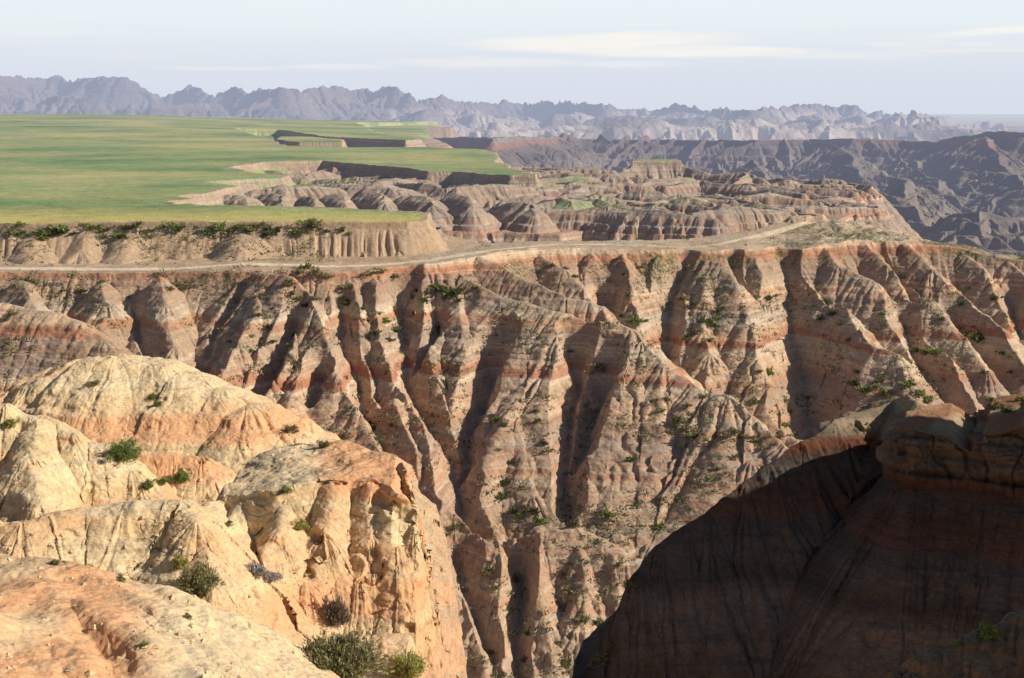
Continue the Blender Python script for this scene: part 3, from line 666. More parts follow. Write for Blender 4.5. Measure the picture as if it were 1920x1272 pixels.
# the middle knobbly ridge
hil.ridge([(-200, 745, 48), (0, 758, 47), (50, 776, 47), (100, 795, 47), (130, 815, 46.5), (160, 828, 46.5), (195, 832, 46.5), (225, 852, 46.5), (250, 885, 46), (262, 915, 45.5)], w=.7, sl=1.15, kids=KN)
hil.ridge([(262, 850, 52), (320, 852, 52), (372, 858, 52), (384, 885, 51.5)], w=.6, sl=1.0, kids=KN)
hil.ridge([(60, 790, 46.5), (55, 860, 44.5), (80, 950, 42.5)], w=.6, sl=1.3, kids=KN)
# the bright front ridge
hil.ridge([(-200, 985, 36), (0, 985, 36), (60, 978, 36), (120, 962, 36.5), (180, 946, 37), (240, 941, 37), (300, 942, 37), (335, 946, 37), (355, 985, 36), (375, 1050, 35), (390, 1110, 34)], w=.7, sl=1.25, kids=KN)
hil.ridge([(335, 946, 37), (400, 948, 39), (470, 925, 41)], w=.7, sl=1.0, kids=KN)
# the orange headland
hil.plateau([P(*p)[:2] for p in [(430, 930, 40), (520, 935, 38.8), (600, 905, 39.5), (650, 895, 39.6), (700, 895, 39.4), (745, 925, 38.6), (768, 915, 39), (765, 880, 40.2), (740, 862, 42), (650, 858, 43.5), (560, 868, 43.5), (480, 895, 43)]],
            lambda x, y: np.interp(x / y, [-.20, -.155, -.12, -.09, -.07], [-10.75, -10.35, -10.25, -10.3, -10.9]) - .05 * (42 - y), cap=.5, capsl=1.2, sl=1.5)
hil.ridge([(740, 870, 41), (766, 905, 39.5), (775, 955, 38.6), (778, 985, 38.2)], w=.35, sl=2.2, kids=None)
for q in ([(540, 930, 39.2), (520, 1000, 37.6), (470, 1070, 36.4), (440, 1130, 35.6)], [(620, 905, 39.4), (605, 1000, 38.0), (560, 1090, 36.8), (540, 1170, 36)], [(690, 900, 39.3), (690, 1000, 38.2), (660, 1080, 37.4), (640, 1170, 36.5)],
          [(745, 930, 38.6), (740, 1020, 37.9), (720, 1100, 37.2), (715, 1200, 36.4)], [(772, 960, 38.5), (775, 1060, 37.8), (772, 1160, 37.1), (775, 1290, 36.0)], [(470, 935, 39.5), (420, 1000, 38), (400, 1060, 37)]):
    hil.ridge(q, w=.45, sl=1.5, kids=KN)
hil.plateau([P(*p)[:2] for p in [(575, 1222, 35), (650, 1228, 35.3), (755, 1240, 35.5), (765, 1300, 34), (740, 1420, 31), (560, 1420, 31), (560, 1270, 33.6)]], lambda x, y: -13.55 + .30 * (y - 35), cap=.3, capsl=1.5, sl=1.5)
# the near slope in the bottom left corner
nb = [(-200, 1040), (0, 1044), (60, 1056), (120, 1072), (200, 1090), (280, 1105), (340, 1122), (385, 1140), (410, 1165), (440, 1185), (480, 1212), (520, 1245), (545, 1290), (560, 1400)]
nY = [27, 27, 26.7, 26.4, 26, 25.7, 25.4, 25.2, 25, 24.6, 24.2, 23.7, 23.2, 22]
hil.ridge([(u, v, y) for (u, v), y in zip(nb, nY)], w=.9, sl=1.0, kids=dict(sp=1.8, L=2.0, q=.6, lv=2, ang=70, drop=.1))
npl = [P(u, v, y) for (u, v), y in zip(nb, nY)]
nx = np.array([p[0] / p[1] for p in npl]); nz_ = np.array([p[2] for p in npl]); ny = np.array([p[1] for p in npl])
hil.plateau([p[:2] for p in npl] + [(-3.0, 9), (-8, 9)], lambda x, y: np.interp(x / y, nx, nz_) + np.clip((np.interp(x / y, nx, ny) - y), 0, 20) * .085 + .5 * (f2(x / 3., y / 3., 3) - .5), cap=.3, capsl=1, sl=1.2)
for q in ([(-60, 1085, 25.5), (60, 1110, 24.2), (170, 1150, 22.8), (260, 1200, 21.6), (330, 1290, 20)], [(-60, 1160, 22.8), (60, 1190, 21.8), (150, 1240, 20.6), (200, 1320, 19.4)], [(120, 1085, 25.6), (240, 1125, 24.2), (330, 1170, 23.2), (410, 1240, 22), (450, 1320, 21)],
          [(300, 1112, 25.2), (380, 1165, 24.2), (440, 1225, 23.2), (490, 1300, 22)], [(-40, 1230, 21), (60, 1272, 20), (120, 1350, 19)]):
    hil.ridge(q, w=.7, sl=1.15, kids=dict(sp=1.5, L=1.6, q=.55, lv=2, ang=60, drop=.03), fl=.25)
print('hill segments', len(hil.seg))
def hil_h(X, Y):
    H, S, D, A, PL = hil.eval(X, Y, (.45, 4.))
    PLs = np.clip(PL, 0, 1)
    H = H + flutes(S, D, X, Y, (2.2, .9, .4), (.22, .09, .04), 1.0) * A * (1 - PLs * .8) * (.25 + .75 * (Y > 28))
    H = terrace(H, X, Y, 1.1, .05, .5, 9.); H = terrace(H, X, Y, .42, .02, .5, 6.)
    # the headland drops sheer into the canyon on its right
    cx = np.interp(Y, [30, 36, 38, 42, 50, 60, 72], [P(765, 1200, 30)[0], P(770, 1100, 36)[0], P(778, 1000, 38)[0], P(768, 880, 42)[0], P(700, 860, 50)[0] + 3, P(650, 860, 60)[0] + 4, P(770, 880, 72)[0]])
    cx = cx + .5 * (f2(Y / 1.3, H / 1.0, 3) - .5)
    H = H - np.maximum(0, X - cx) * 6
    H = H + (f2(X / .9, Y / .9, 4) - .5) * .34
    a = X / Y
    orange = sst(H, -13.7, -13.3) * (1 - sst(H, -12.7, -12.3)) * sst(Y, 33, 35)
    orange = np.maximum(orange * .95, sst(a, -.15, -.125) * sst(H, -10.95, -10.6) * (Y > 36) * (Y < 46))
    orange = np.maximum(orange, sst(-a + .03 * (f2(X / .8, Y / .8, 3) - .5), .245, .30) * (Y < 27) * (.4 + .55 * sst(n2(X / 1.6 + 4, Y / 1.6), .25, .5)))
    orange = np.maximum(orange, .45 * sst(n2(X / 2.5 + 9, Y / 2.5 + H), .6, .75))
    return H, (None, None, np.full_like(H, .12), orange)
def hil_d(X, Y, Z, N):
    st = 1 - np.clip(N[..., 2], 0, 1)
    rock = np.abs(f3(X / .75, Y / .75, Z / .5, 4, .55) - .5) * 2
    pits = -sst(n3(X / .55 + 9, Y / .55, Z / .4), .66, .8) * .22
    crag = .4 + .32 * sst(X / Y, -.2, -.13)
    return ((f3(X / 1.3, Y / 1.3, Z / .9, 3, .55) - .5) * .36 - rock * .16) * (.25 + 1.5 * st) * crag + pits * np.clip(st * 2.2, 0, 1) * crag + (f3(X / .22, Y / .22, Z / .2, 3, .6) - .5) * .06 - (np.abs(n3(X / .42 + 3, Y / .42, Z / .3) - .5) < .035) * .05 * st
HT = (.68, .52, .30); HL = (.76, .61, .375); HD = (.58, .42, .255)
hb = [(-60, TAN), (-20, TAN), (-15, HD), (-14, HT), (-13.4, HL), (-12.4, HT), (-11.5, HL), (-10.6, HT), (-9.4, HL), (-8, HL), (-6, HT)]
m_hil = soil('pale_claystone', hb, fade=0, sc=.22, wob=.12, dust=(.77, .62, .42), dust_f=.5, haze_len=None, tint=(.72, .39, .205), bump=.5)
build('foreground_hills', hil_h, -.43, .02, 13, 90, 1700, 1000, m_hil, 'sunlit cream and orange claystone hills in the left foreground', hil_d)

# ================================================================ the dark butte on the right
but = Land(lambda x, y: -60.0 + 0 * x)
KBt = dict(sp=7, L=6, q=.72, lv=1, ang=60, drop=.4)
but.ridge([(1640, 748, 88), (1690, 738, 87), (1712, 752, 84)], w=.5, sl=1.0, kids=None)
but.ridge([(1660, 750, 87), (1600, 776, 85), (1560, 792, 84), (1500, 828, 82.5), (1440, 872, 81), (1395, 905, 80), (1330, 962, 78.5), (1285, 985, 78), (1240, 1020, 77), (1205, 1065, 76), (1170, 1130, 75), (1120, 1235, 73.5), (1080, 1330, 72), (1040, 1450, 70.5)], w=.8, sl=(1.25, 3.4), kids=None)
but.plateau([P(*p)[:2] for p in [(1672, 800, 76.5), (1720, 815, 75), (1780, 830, 74.5), (1850, 842, 73.5), (1920, 850, 72.5), (2050, 850, 71), (2400, 850, 66), (2400, 800, 90), (1950, 770, 90), (1850, 772, 84), (1760, 757, 82), (1690, 765, 80)]],
            lambda x, y: np.interp(x / y, [.26, .29, .315, .335, .345, .37, .45], [-17.0, -16.75, -17.0, -17.8, -16.6, -16.2, -13]) + .03 * (y - 80) - .33 * np.maximum(0, y - 82), cap=3.0, capsl=4.5, sl=1.3)

def but_h(X, Y):
    H, S, D, A, PL = but.eval(X, Y, (.7, 7.)); a_ = X / Y
    PLs = np.clip(PL, 0, 1)
    H = H + flutes(S, D, X, Y, (2.6, 1.1, .5, .26), (.4, .6, .38, .16), 1.4) * A * (1 - PLs * .9) * (1 - .8 * sst(H, -20, -19))
    H = terrace(H, X, Y, 1.6, .05, .4, 15.) + ((f2(X / 7, Y / 26, 2) - .5) * 3.4 + (f2(X / 2.6, Y / 11, 2) - .5) * 1.2) * sst(D, 1.5, 6) * (1 - sst(H, -20, -19)) * (a_ > 0)
    H = H + (f2(X / 1.3, Y / 1.3, 4) - .5) * .4
    xl = np.interp(H / Y * 74, [-34, -30, -27, -22, -20, -18.5], [2.6, 3.4, 4.3, 6.9, 8.4, 0]) * Y / 74
    H = H - np.maximum(0, xl - X) * 4
    a = X / Y
    red = PLs * sst(n2(X / 2 + 3, Y / 2), .25, .45) * .9
    cliff_shade = (1 - PLs) * sst(H, -20, -19) * (1 - sst(Y, 77.5, 79)) * .85  # cap cliff mask: shade painted in through the trail colour
    return H, (None, cliff_shade, np.full_like(H, .1), red)
def but_d(X, Y, Z, N):
    st = 1 - np.clip(N[..., 2], 0, 1)
    k = sst(Z, -20, -19) * sst(st, .3, .6)
    led = ((n1(Z / .33) - .5) * .7 + (n1(Z / .13 + 9) - .5) * .25 + (np.floor(f2(X / 1.1, Z / 1.3 + 5, 2) * 7) / 7 - .5) * 1.3 - sst(np.abs(n3(X / .7, Y / .7, Z / 1.6) - .5), .07, 0) * .35) * k
    return (f3(X / 1.6, Y / 1.6, Z / .5, 4, .6) - .5) * .4 * (.2 + 1.3 * st) + (f3(X / .4, Y / .4, Z / .2, 3, .6) - .5) * .22 * (.2 + k) + led
bb = [(-60, (.2, .16, .13)), (-30, (.18, .16, .14)), (-26.5, (.30, .27, .235)), (-25.5, (.15, .135, .12)), (-24.2, (.21, .19, .165)), (-23, (.16, .145, .13)), (-22.4, (.22, .13, .10)), (-21.4, (.15, .11, .09)), (-20.6, (.14, .125, .11)), (-20.0, (.12, .09, .07)), (-19.5, (.20, .085, .05)), (-19.2, (.2, .085, .05)), (-19.0, (.42, .34, .23)), (-18.3, (.55, .45, .31)), (-18.1, (.40, .29, .20)), (-17.6, (.58, .47, .32)), (-17.1, (.62, .49, .32)), (-16.6, HT), (-12, HT)]  # slopes below the cap coloured dark to stand for shade
m_but = soil('butte_claystone', bb, bright=.66, trail=(.20, .165, .125), fade=0, sc=.4, wob=.2, dust=(.2, .15, .11), dust_f=.0, haze_len=None, tint=(.50, .24, .13), bump=.6)  # overall darkening and cliff colour put shade into the surface
# unseen ridge added beyond the right edge, shaped to shade the butte
but.ridge([(25, 18, -3), (36, 28, 4), (46, 40, 9), (50, 55, 11), (50, 63, 11), (50, 68.5, 6), (50.5, 71.5, 0), (51, 73.5, -6), (52, 76, -15)], w=.6, sl=2.0, kids=None, px=False)
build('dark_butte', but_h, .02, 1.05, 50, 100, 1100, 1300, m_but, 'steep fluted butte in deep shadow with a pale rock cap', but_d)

# the rock edge in the bottom right corner
nr_ = Land(lambda x, y: -16.0 + 0 * x)
nr_.ridge([(1650, 1300, 25), (1700, 1262, 25), (1745, 1228, 25), (1790, 1212, 25), (1835, 1200, 25), (1880, 1178, 25), (1930, 1155, 25), (2100, 1110, 25), (2400, 1060, 25)], w=.3, sl=1.4, kids=dict(sp=1.6, L=1.8, q=.6, lv=2, ang=75, drop=.1))
def nr_h(X, Y):
    H, S, D, A, PL = nr_.eval(X, Y, (.3, 2.5))
    H = H + flutes(S, D, X, Y, (1.2, .5), (.25, .1), .6) + (f2(X / .5, Y / .5, 4) - .5) * .22
    return H, (None, None, np.full_like(H, .2), None)
nr_.ridge([(24, 14, .6), (25, 20, .6), (25, 31, .5)], w=.3, sl=1.7, px=False)  # unseen ridge added off to the right to shade the crest
m_nr = soil('shade_darkened_rock', [(-60, (.13, .10, .075)), (-9.5, (.16, .125, .09)), (-8.9, (.22, .175, .12)), (0, (.2, .15, .1))], sc=.2, wob=.1, dust=(.30, .24, .165), dust_f=.6, haze_len=None, fade=0)  # base colour darkened to paint in the deep shade here
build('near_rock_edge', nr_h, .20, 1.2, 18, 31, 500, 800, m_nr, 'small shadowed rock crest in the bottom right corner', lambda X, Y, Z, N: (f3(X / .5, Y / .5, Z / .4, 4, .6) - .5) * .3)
# ================================================================ plants
from mathutils import Vector as V3
def leaf_mat(name, c1, c2, c3):
    m = bpy.data.materials.new(name); m.use_nodes = True; N = NT(m.node_tree); N.n.clear()
    geo = N.new('ShaderNodeNewGeometry'); pos = geo.outputs['Position']
    n = N.noise(pos, 9.0, 3); r = geo.outputs['Random Per Island']
    col = N.ramp(N.math('ADD', N.math('MULTIPLY', n, .6), N.math('MULTIPLY', r, .4)), [(.25, c1), (.5, c2), (.75, c3)])
    b = N.new('ShaderNodeBsdfPrincipled', {'Base Color': col, 'Roughness': .8, 'Specular IOR Level': .15})
    t = N.new('ShaderNodeBsdfTranslucent', {'Color': col})
    N.l.new(N.new('ShaderNodeMixShader', {0: .25, 1: b.outputs[0], 2: t.outputs[0]}).outputs[0], N.new('ShaderNodeOutputMaterial').inputs[0])
    return m
LM = dict(green=leaf_mat('leaf_green', (0.108, 0.158, 0.039), (0.204, 0.270, 0.077), (0.330, 0.385, 0.135)),
          olive=leaf_mat('leaf_olive', (0.137, 0.139, 0.067), (0.270, 0.254, 0.125), (0.443, 0.396, 0.212)),
          yellow=leaf_mat('leaf_yellow_green', (0.236, 0.229, 0.067), (0.436, 0.425, 0.135), (0.607, 0.559, 0.212)),
          grey=leaf_mat('leaf_sage_grey', (0.286, 0.263, 0.231), (0.482, 0.445, 0.404), (0.612, 0.564, 0.578)),
          dark=leaf_mat('leaf_dark', (.06, .085, .035), (.12, .155, .06), (.19, .215, .09)),
          brown=leaf_mat('leaf_dry', (0.154, 0.118, 0.097), (0.275, 0.218, 0.174), (0.414, 0.335, 0.251)))
bark = bpy.data.materials.new('bark'); bark.use_nodes = True
_b = NT(bark.node_tree); _p = bark.node_tree.nodes['Principled BSDF']
_g = _b.new('ShaderNodeNewGeometry').outputs['Position']
_b.l.new(_b.ramp(_b.noise(_g, 20, 4), [(.3, (.10, .075, .05)), (.7, (.22, .17, .12))]), _p.inputs['Base Color']); _p.inputs['Roughness'].default_value = .9
def raw_mesh(name, v, f, mats, idx=None):
    me = bpy.data.meshes.new(name); me.from_pydata(v, [], f)
    for m in mats: me.materials.append(m)
    if idx is not None: me.polygons.foreach_set('material_index', idx)
    me.update(); return me
def bush_geo(nclump, nleaf, leaf, seed, flat=.75, open_=.0):
    """unit-radius bush: clumps of little blades on branching stems"""
    r = np.random.default_rng(seed); v = []; f = []; sv = []; sf = []
    for c in range(nclump):
        th = r.uniform(0, 2 * pi); ph = math.acos(r.uniform(-.05, 1)); rad = (r.uniform(.35, 1.0) if open_ == 0 else r.uniform(.6, 1.1)) * (.82 + .22 * sin(2 * th + seed) + .16 * sin(5 * th + seed * 2))
        c0 = np.array([sin(ph) * cos(th), sin(ph) * sin(th), cos(ph) * flat]) * rad * r.uniform(.8, 1.1)
        # stem
        mid_ = c0 * .5 + np.array([0, 0, -.08]) + r.normal(0, .06, 3); path = [np.array([0, 0, -.25]) + r.normal(0, .03, 3), mid_, c0]
        for q in range(2):
            a, b = path[q], path[q + 1]; w0, w1 = (.035, .02) if q == 0 else (.02, .008)
            d = b - a; d /= np.linalg.norm(d) + 1e-9; e = np.cross(d, [.3, .5, .8]); e /= np.linalg.norm(e); g = np.cross(d, e); k = len(sv)
            for pt, w in ((a, w0), (b, w1)):
                for an in range(4): sv.append(tuple(pt + w * (e * cos(an * pi / 2) + g * sin(an * pi / 2))))
            for an in range(4): sf.append((k + an, k + (an + 1) % 4, k + 4 + (an + 1) % 4, k + 4 + an))
        cs = r.uniform(.11, .30)
        for i in range(nleaf):
            p = c0 + r.normal(0, 1, 3) * cs * np.array([.62, .62, .5])
            if p[2] < -.2: continue
            d = p * .8 + np.array([0, 0, .5]) + r.normal(0, .45, 3); d /= np.linalg.norm(d)
            e = np.cross(d, r.normal(0, 1, 3)); e /= np.linalg.norm(e) + 1e-9
            L = leaf * r.uniform(.6, 1.5); w = L * .22; k = len(v)
            v += [tuple(p - e * w), tuple(p + e * w), tuple(p + d * L + e * w * .3), tuple(p + d * L - e * w * .3)]
            f.append((k, k + 1, k + 2, k + 3))
    return v, f, sv, sf
bpy.context.view_layer.update()
dg = bpy.context.evaluated_depsgraph_get()
from mathutils import Matrix
CR = Matrix.Rotation(radians(90) - PITCH, 3, 'X')
def cast(u, v):
    d = CR @ V3(((u - 960) / FPX, (636 - v) / FPX, -1)); d.normalize()
    ok, loc, nor, _, ob, _ = bpy.context.scene.ray_cast(dg, V3((0, 0, 0)), d, distance=6000)
    return (loc, nor, ob) if ok else (None, None, None)
r5 = np.random.default_rng(77)
near = [  # u, v of the foot, width px, height/width, leaf kind, clumps, openness, label
    (230, 860, 62, .8, 'green', 60, 0, 'bright green bush growing on the shoulder of the middle knobbly ridge'),
    (340, 900, 38, .75, 'green', 40, 0, 'rounded green bush alone on the small saddle between two cream hills'),
    (304, 908, 24, .9, 'green', 30, 0, 'small green bush in the middle of the row on the cream saddle'),
    (277, 915, 26, .8, 'green', 30, 0, 'low green bush at the foot of the knobbly ridge, left end of the saddle row'),
    (372, 1108, 82, .8, 'olive', 90, 0, 'large olive bush filling the gully beside the orange headland'),
    (338, 1062, 32, 1.0, 'yellow', 40, 0, 'pale green bush just above the large olive bush in the gully'),
    (478, 1076, 46, .6, 'grey', 50, 0, 'grey green sagebrush on the bank left of the headland cliff'),
    (508, 1086, 40, .6, 'grey', 50, 0, 'silvery grey sagebrush touching a greener one on the headland bank'),
    (563, 990, 34, .75, 'yellow', 40, 0, 'yellow green tuft on the upper ledge of the orange headland'),
    (540, 920, 26, .4, 'green', 20, 0, 'flat green cushion plant on the orange headland top'),
    (628, 1165, 46, 1.3, 'brown', 60, .6, 'dark dry leafless bush standing against the headland cliff'),
    (628, 1262, 124, .75, 'olive', 110, .5, 'biggest sparse twiggy shrub at the bottom edge below the headland'),
    (765, 1262, 76, .8, 'yellow', 80, 0, 'yellow green bush at the bottom right foot of the headland'),
    (545, 808, 34, .55, 'olive', 30, 0, 'olive bush on the saddle right of the orange belted hill'),
    (607, 838, 26, .8, 'olive', 30, 0, 'small olive bush behind the headland top beside red soil'),
    (180, 720, 34, .35, 'olive', 20, 0, 'flat olive plant near the top of the orange belted hill'),
    (286, 748, 18, .9, 'green', 20, 0, 'upper of two small green plants in the crack of the orange belted hill'),
    (297, 760, 18, .8, 'green', 20, 0, 'lower of two small green plants in the crack of the orange belted hill'),
    (20, 800, 26, 1.1, 'yellow', 25, 0, 'feathery pale green plant at the left edge above the knobbly ridge'),
    (105, 1058, 26, .6, 'olive', 20, 0, 'small olive plant below the bright front ridge near the left edge'),
    (226, 1090, 22, .9, 'olive', 20, 0, 'thin olive plant below the middle of the bright front ridge'),
    (350, 1160, 22, .6, 'olive', 20, 0, 'small olive plant on the rim of the corner slope'),
    (270, 1210, 22, .5, 'green', 20, 0, 'tiny green plant on the cream corner slope'),
    (425, 985, 26, .5, 'green', 20, 0, 'small green plant in the broken ledges left of the headland'),
    (1858, 1192, 46, .6, 'green', 60, 0, 'brightest green plant on the shadowed rock crest at bottom right'),
    (1800, 1210, 26, .5, 'green', 30, 0, 'small green plant left of the brightest one on the bottom right rock crest'),
]
def put_near():
    out = []
    for k, (u, v, w, hw, kind, nc, op, lab) in enumerate(near):
        out.append(cast(u, v))
    return out
near_hits = put_near()
mids = {}
def zone(name, lab, pts): mids[name] = (lab, pts)
zone('bushes along the gullies of the central wall', 'small dark green bush in the gullies of the central canyon wall', [(1185, 865, 20), (940, 935, 30), (948, 908, 20), (962, 962, 24), (978, 966, 20), (1000, 962, 24), (1012, 982, 20), (1140, 970, 24), (1240, 990, 20), (1020, 835, 20), (1028, 846, 16), (1010, 792, 16), (1006, 772, 14), (955, 868, 16), (935, 845, 14), (1080, 985, 20), (985, 952, 18), (930, 790, 22), (945, 800, 16)])
zone('bushes on the low slopes under the central wall', 'olive bush on the low slopes beneath the central canyon wall', [(915, 1075, 26), (925, 1105, 22), (965, 1088, 24), (1045, 1080, 22), (1102, 1056, 16), (922, 1225, 20), (850, 1195, 36), (862, 1215, 20), (1095, 1165, 30), (1122, 1172, 26), (1132, 1235, 24), (1060, 1250, 30), (1085, 1115, 18), (1068, 1110, 20), (870, 1150, 16), (800, 1168, 16), (1150, 1210, 20), (1050, 1210, 18), (990, 1190, 20), (1110, 1250, 20), (855, 1255, 22), (985, 1240, 18), (1180, 1100, 22), (1160, 1060, 16), (820, 1012, 20), (850, 992, 24), (838, 1004, 14)])
zone('bushes under the second red belt', 'grey green bush on the broad sunlit wall under its red belt', [(1120, 690, 24), (1104, 702, 20), (1134, 696, 18), (1250, 752, 20), (1228, 752, 18), (1240, 772, 18), (1272, 792, 24), (1290, 762, 16), (1302, 820, 30), (1320, 746, 14), (1375, 812, 26), (1360, 822, 18), (1400, 822, 20), (1420, 828, 22), (1442, 822, 14), (1432, 842, 22), (1262, 812, 18), (1285, 840, 16), (1380, 860, 16), (1345, 880, 16), (1070, 660, 16)])
zone('bushes in the valley right of the central wall', 'dark bush in the valley between the central wall and the red nosed spur', [(1470, 800, 18), (1480, 772, 18), (1474, 752, 14), (1515, 748, 16), (1440, 702, 20), (1415, 757, 18), (1425, 698, 16), (1462, 820, 16), (1490, 815, 14)])
zone('bushes on the spurs under the red rim', 'dark green bush on the spurs close under the red rim', [(1440, 562, 18), (1180, 556, 22), (1196, 604, 26), (1180, 604, 20), (1165, 594, 18), (1202, 502, 12), (1302, 572, 20), (1282, 562, 18), (1320, 604, 22), (1308, 622, 20), (1332, 612, 20), (1344, 600, 22), (1350, 585, 16), (1290, 635, 18), (1420, 560, 16), (1455, 556, 14), (1330, 640, 18), (1078, 520, 16), (1060, 505, 14), (1035, 500, 14)])
zone('bushes on the shaded right spur', 'green bush on the shaded face of the long right hand spur', [(1550, 572, 24), (1562, 592, 18), (1622, 735, 24), (1640, 730, 26), (1662, 742, 22), (1600, 722, 22), (1610, 700, 16), (1540, 600, 16), (1575, 610, 16), (1590, 640, 14), (1650, 715, 18)])
zone('bushes on the far right spurs', 'dark bush on the banded spurs at the right edge', [(1705, 722, 20), (1722, 742, 22), (1742, 752, 24), (1870, 764, 24), (1886, 774, 28), (1860, 752, 20), (1914, 752, 20), (1752, 664, 26), (1734, 664, 20), (1836, 638, 30), (1652, 590, 16), (1640, 622, 16), (1690, 522, 18), (1802, 572, 18), (1862, 562, 16), (1720, 660, 16), (1846, 700, 16), (1880, 665, 16), (1765, 600, 14), (1895, 700, 18)])
zone('bushes on the great left spur', 'low green bush on the great spur left of centre', [(560, 562, 24), (545, 552, 18), (590, 562, 20), (575, 575, 16), (550, 632, 22), (545, 650, 16), (470, 632, 14), (482, 592, 14), (432, 642, 14), (510, 642, 16), (540, 534, 20), (470, 660, 14), (505, 615, 14), (415, 620, 14)])
zone('bushes round the towered spur', 'dense green bush around the towered spur', [(742, 622, 22), (702, 627, 20), (720, 604, 22), (692, 602, 18), (650, 572, 22), (640, 560, 18), (722, 702, 18), (692, 795, 22), (702, 806, 24), (706, 825, 18), (640, 541, 16), (680, 580, 14), (710, 590, 18), (655, 540, 16), (735, 800, 16), (730, 640, 14)])
zone('bushes below the trail bend', 'green bush on the dark vegetated ledge below the bend of the trail', [(820, 622, 24), (808, 627, 16), (800, 552, 20), (830, 547, 24), (850, 552, 26), (782, 547, 18), (870, 546, 20), (892, 542, 16), (815, 540, 20), (840, 560, 18), (860, 565, 14), (795, 565, 16), (775, 560, 14), (835, 530, 14)])
zone('bushes under the trail on the left', 'olive bush just under the trail in the left part of the wall', [(330, 537, 26), (352, 541, 20), (318, 545, 18), (150, 547, 20), (62, 532, 20), (25, 590, 22), (10, 600, 18), (575, 505, 30), (560, 512, 22), (595, 515, 26), (612, 522, 20), (690, 515, 24), (715, 512, 22), (740, 520, 16), (190, 530, 16), (120, 545, 14), (240, 560, 14)])
mesa = []
for i in range(54):
    u = r5.uniform(0, 590); mesa.append((u, 421 + r5.uniform(0, 24) + (8 if u < 300 else 0) * r5.random(), r5.uniform(12, 26)))
mesa += [(600, 432, 16), (612, 436, 14), (640, 434, 14), (655, 440, 12), (820, 430, 10)]
zone('bushes on the slope under the prairie edge', 'dark green bush on the slope right under the prairie edge', mesa)
mid_hits = {n: [cast(u, v) for u, v, w in p[1]] for n, p in mids.items()}
scr = []
for i in range(12000):
    u = r5.uniform(0, 1920); v = 415 + 857 * r5.random() ** 1.15
    if n2(np.array([u / 60.]), np.array([v / 38. + 7]))[0] < (.53 if v < 900 else .44): continue
    l, nrm, o = cast(u, v)
    if l is None or o.name not in ('canyon_wall', 'grass_tableland') or l.y > 330: continue
    if o.name == 'grass_tableland' and (l.z > -21.6 or u > 620): continue
    if dline(np.array([l.x]), np.array([l.y]), trail)[0] < 3.2: continue
    if -29.5 < l.z < -26.5 and u > 640 and r5.random() < .8: continue
    scr.append((l, nrm))
print('scrub', len(scr), round(time.time() - T0, 1))
# loose bits of clay and stone on the near hills
pv = []; pf = []; nst = 0
base = [(1, 0, 0), (-1, 0, 0), (0, 1, 0), (0, -1, 0), (0, 0, 1), (0, 0, -1)]; bf = [(0, 2, 4), (2, 1, 4), (1, 3, 4), (3, 0, 4), (2, 0, 5), (1, 2, 5), (3, 1, 5), (0, 3, 5)]
for i in range(2600):
    u = r5.uniform(0, 830); v_ = r5.uniform(670, 1272)
    if n2(np.array([u / 45.]), np.array([v_ / 30.]))[0] < .42: continue
    l, nrm, o = cast(u, v_)
    if l is None or o.name != 'foreground_hills' or nrm.z < .45: continue
    s_ = .018 + .07 * r5.random() ** 4
    k = len(pv); sc_ = r5.uniform(.6, 1.3, 3) * s_; an = r5.uniform(0, 6)
    for b in base:
        q = np.array(b) * sc_ + r5.normal(0, .2, 3) * s_
        pv.append((l.x + q[0] * cos(an) - q[1] * sin(an), l.y + q[0] * sin(an) + q[1] * cos(an), l.z + q[2] * .7))
    pf += [tuple(j + k for j in t) for t in bf]; nst += 1
print('stones', nst)
o = bpy.data.objects.new('pebbles', raw_mesh('pebbles', pv, pf, [m_hil])); COL.objects.link(o); ca_ = o.data.color_attributes.new('mask', 'FLOAT_COLOR', 'POINT'); ca_.data.foreach_set('color', np.zeros(len(pv) * 4, np.float32)); o['kind'] = 'stuff'; o['label'] = 'loose clay crumbs and pebbles strewn over the near hills'
# near bushes
for k, ((u, v, w, hw, kind, nc, op, lab), (loc, nor, ob_)) in enumerate(zip(near, near_hits)):
    if loc is None: print('MISS', lab); continue
    dist = loc.length; R_ = w * dist / FPX * .5
    fv, ff, sv, sf = bush_geo(nc, 110 if w > 60 else 80 if w > 30 else 40, .10 if w > 60 else .14 if w > 30 else .2, 100 + k, flat=1.0, open_=op)
    root = bpy.data.objects.new('shrub', None); COL.objects.link(root)
    root.location = loc; root.scale = (R_, R_, R_ * hw * 1.35); root.rotation_euler = (0, 0, k * 1.3)
    root['label'] = lab; root['category'] = 'shrub'
    for nm, mm in (('foliage', raw_mesh('foliage', fv, ff, [LM[kind]])), ('stem', raw_mesh('stem', sv, sf, [bark]))):
        o = bpy.data.objects.new(nm, mm); COL.objects.link(o); o.parent = root
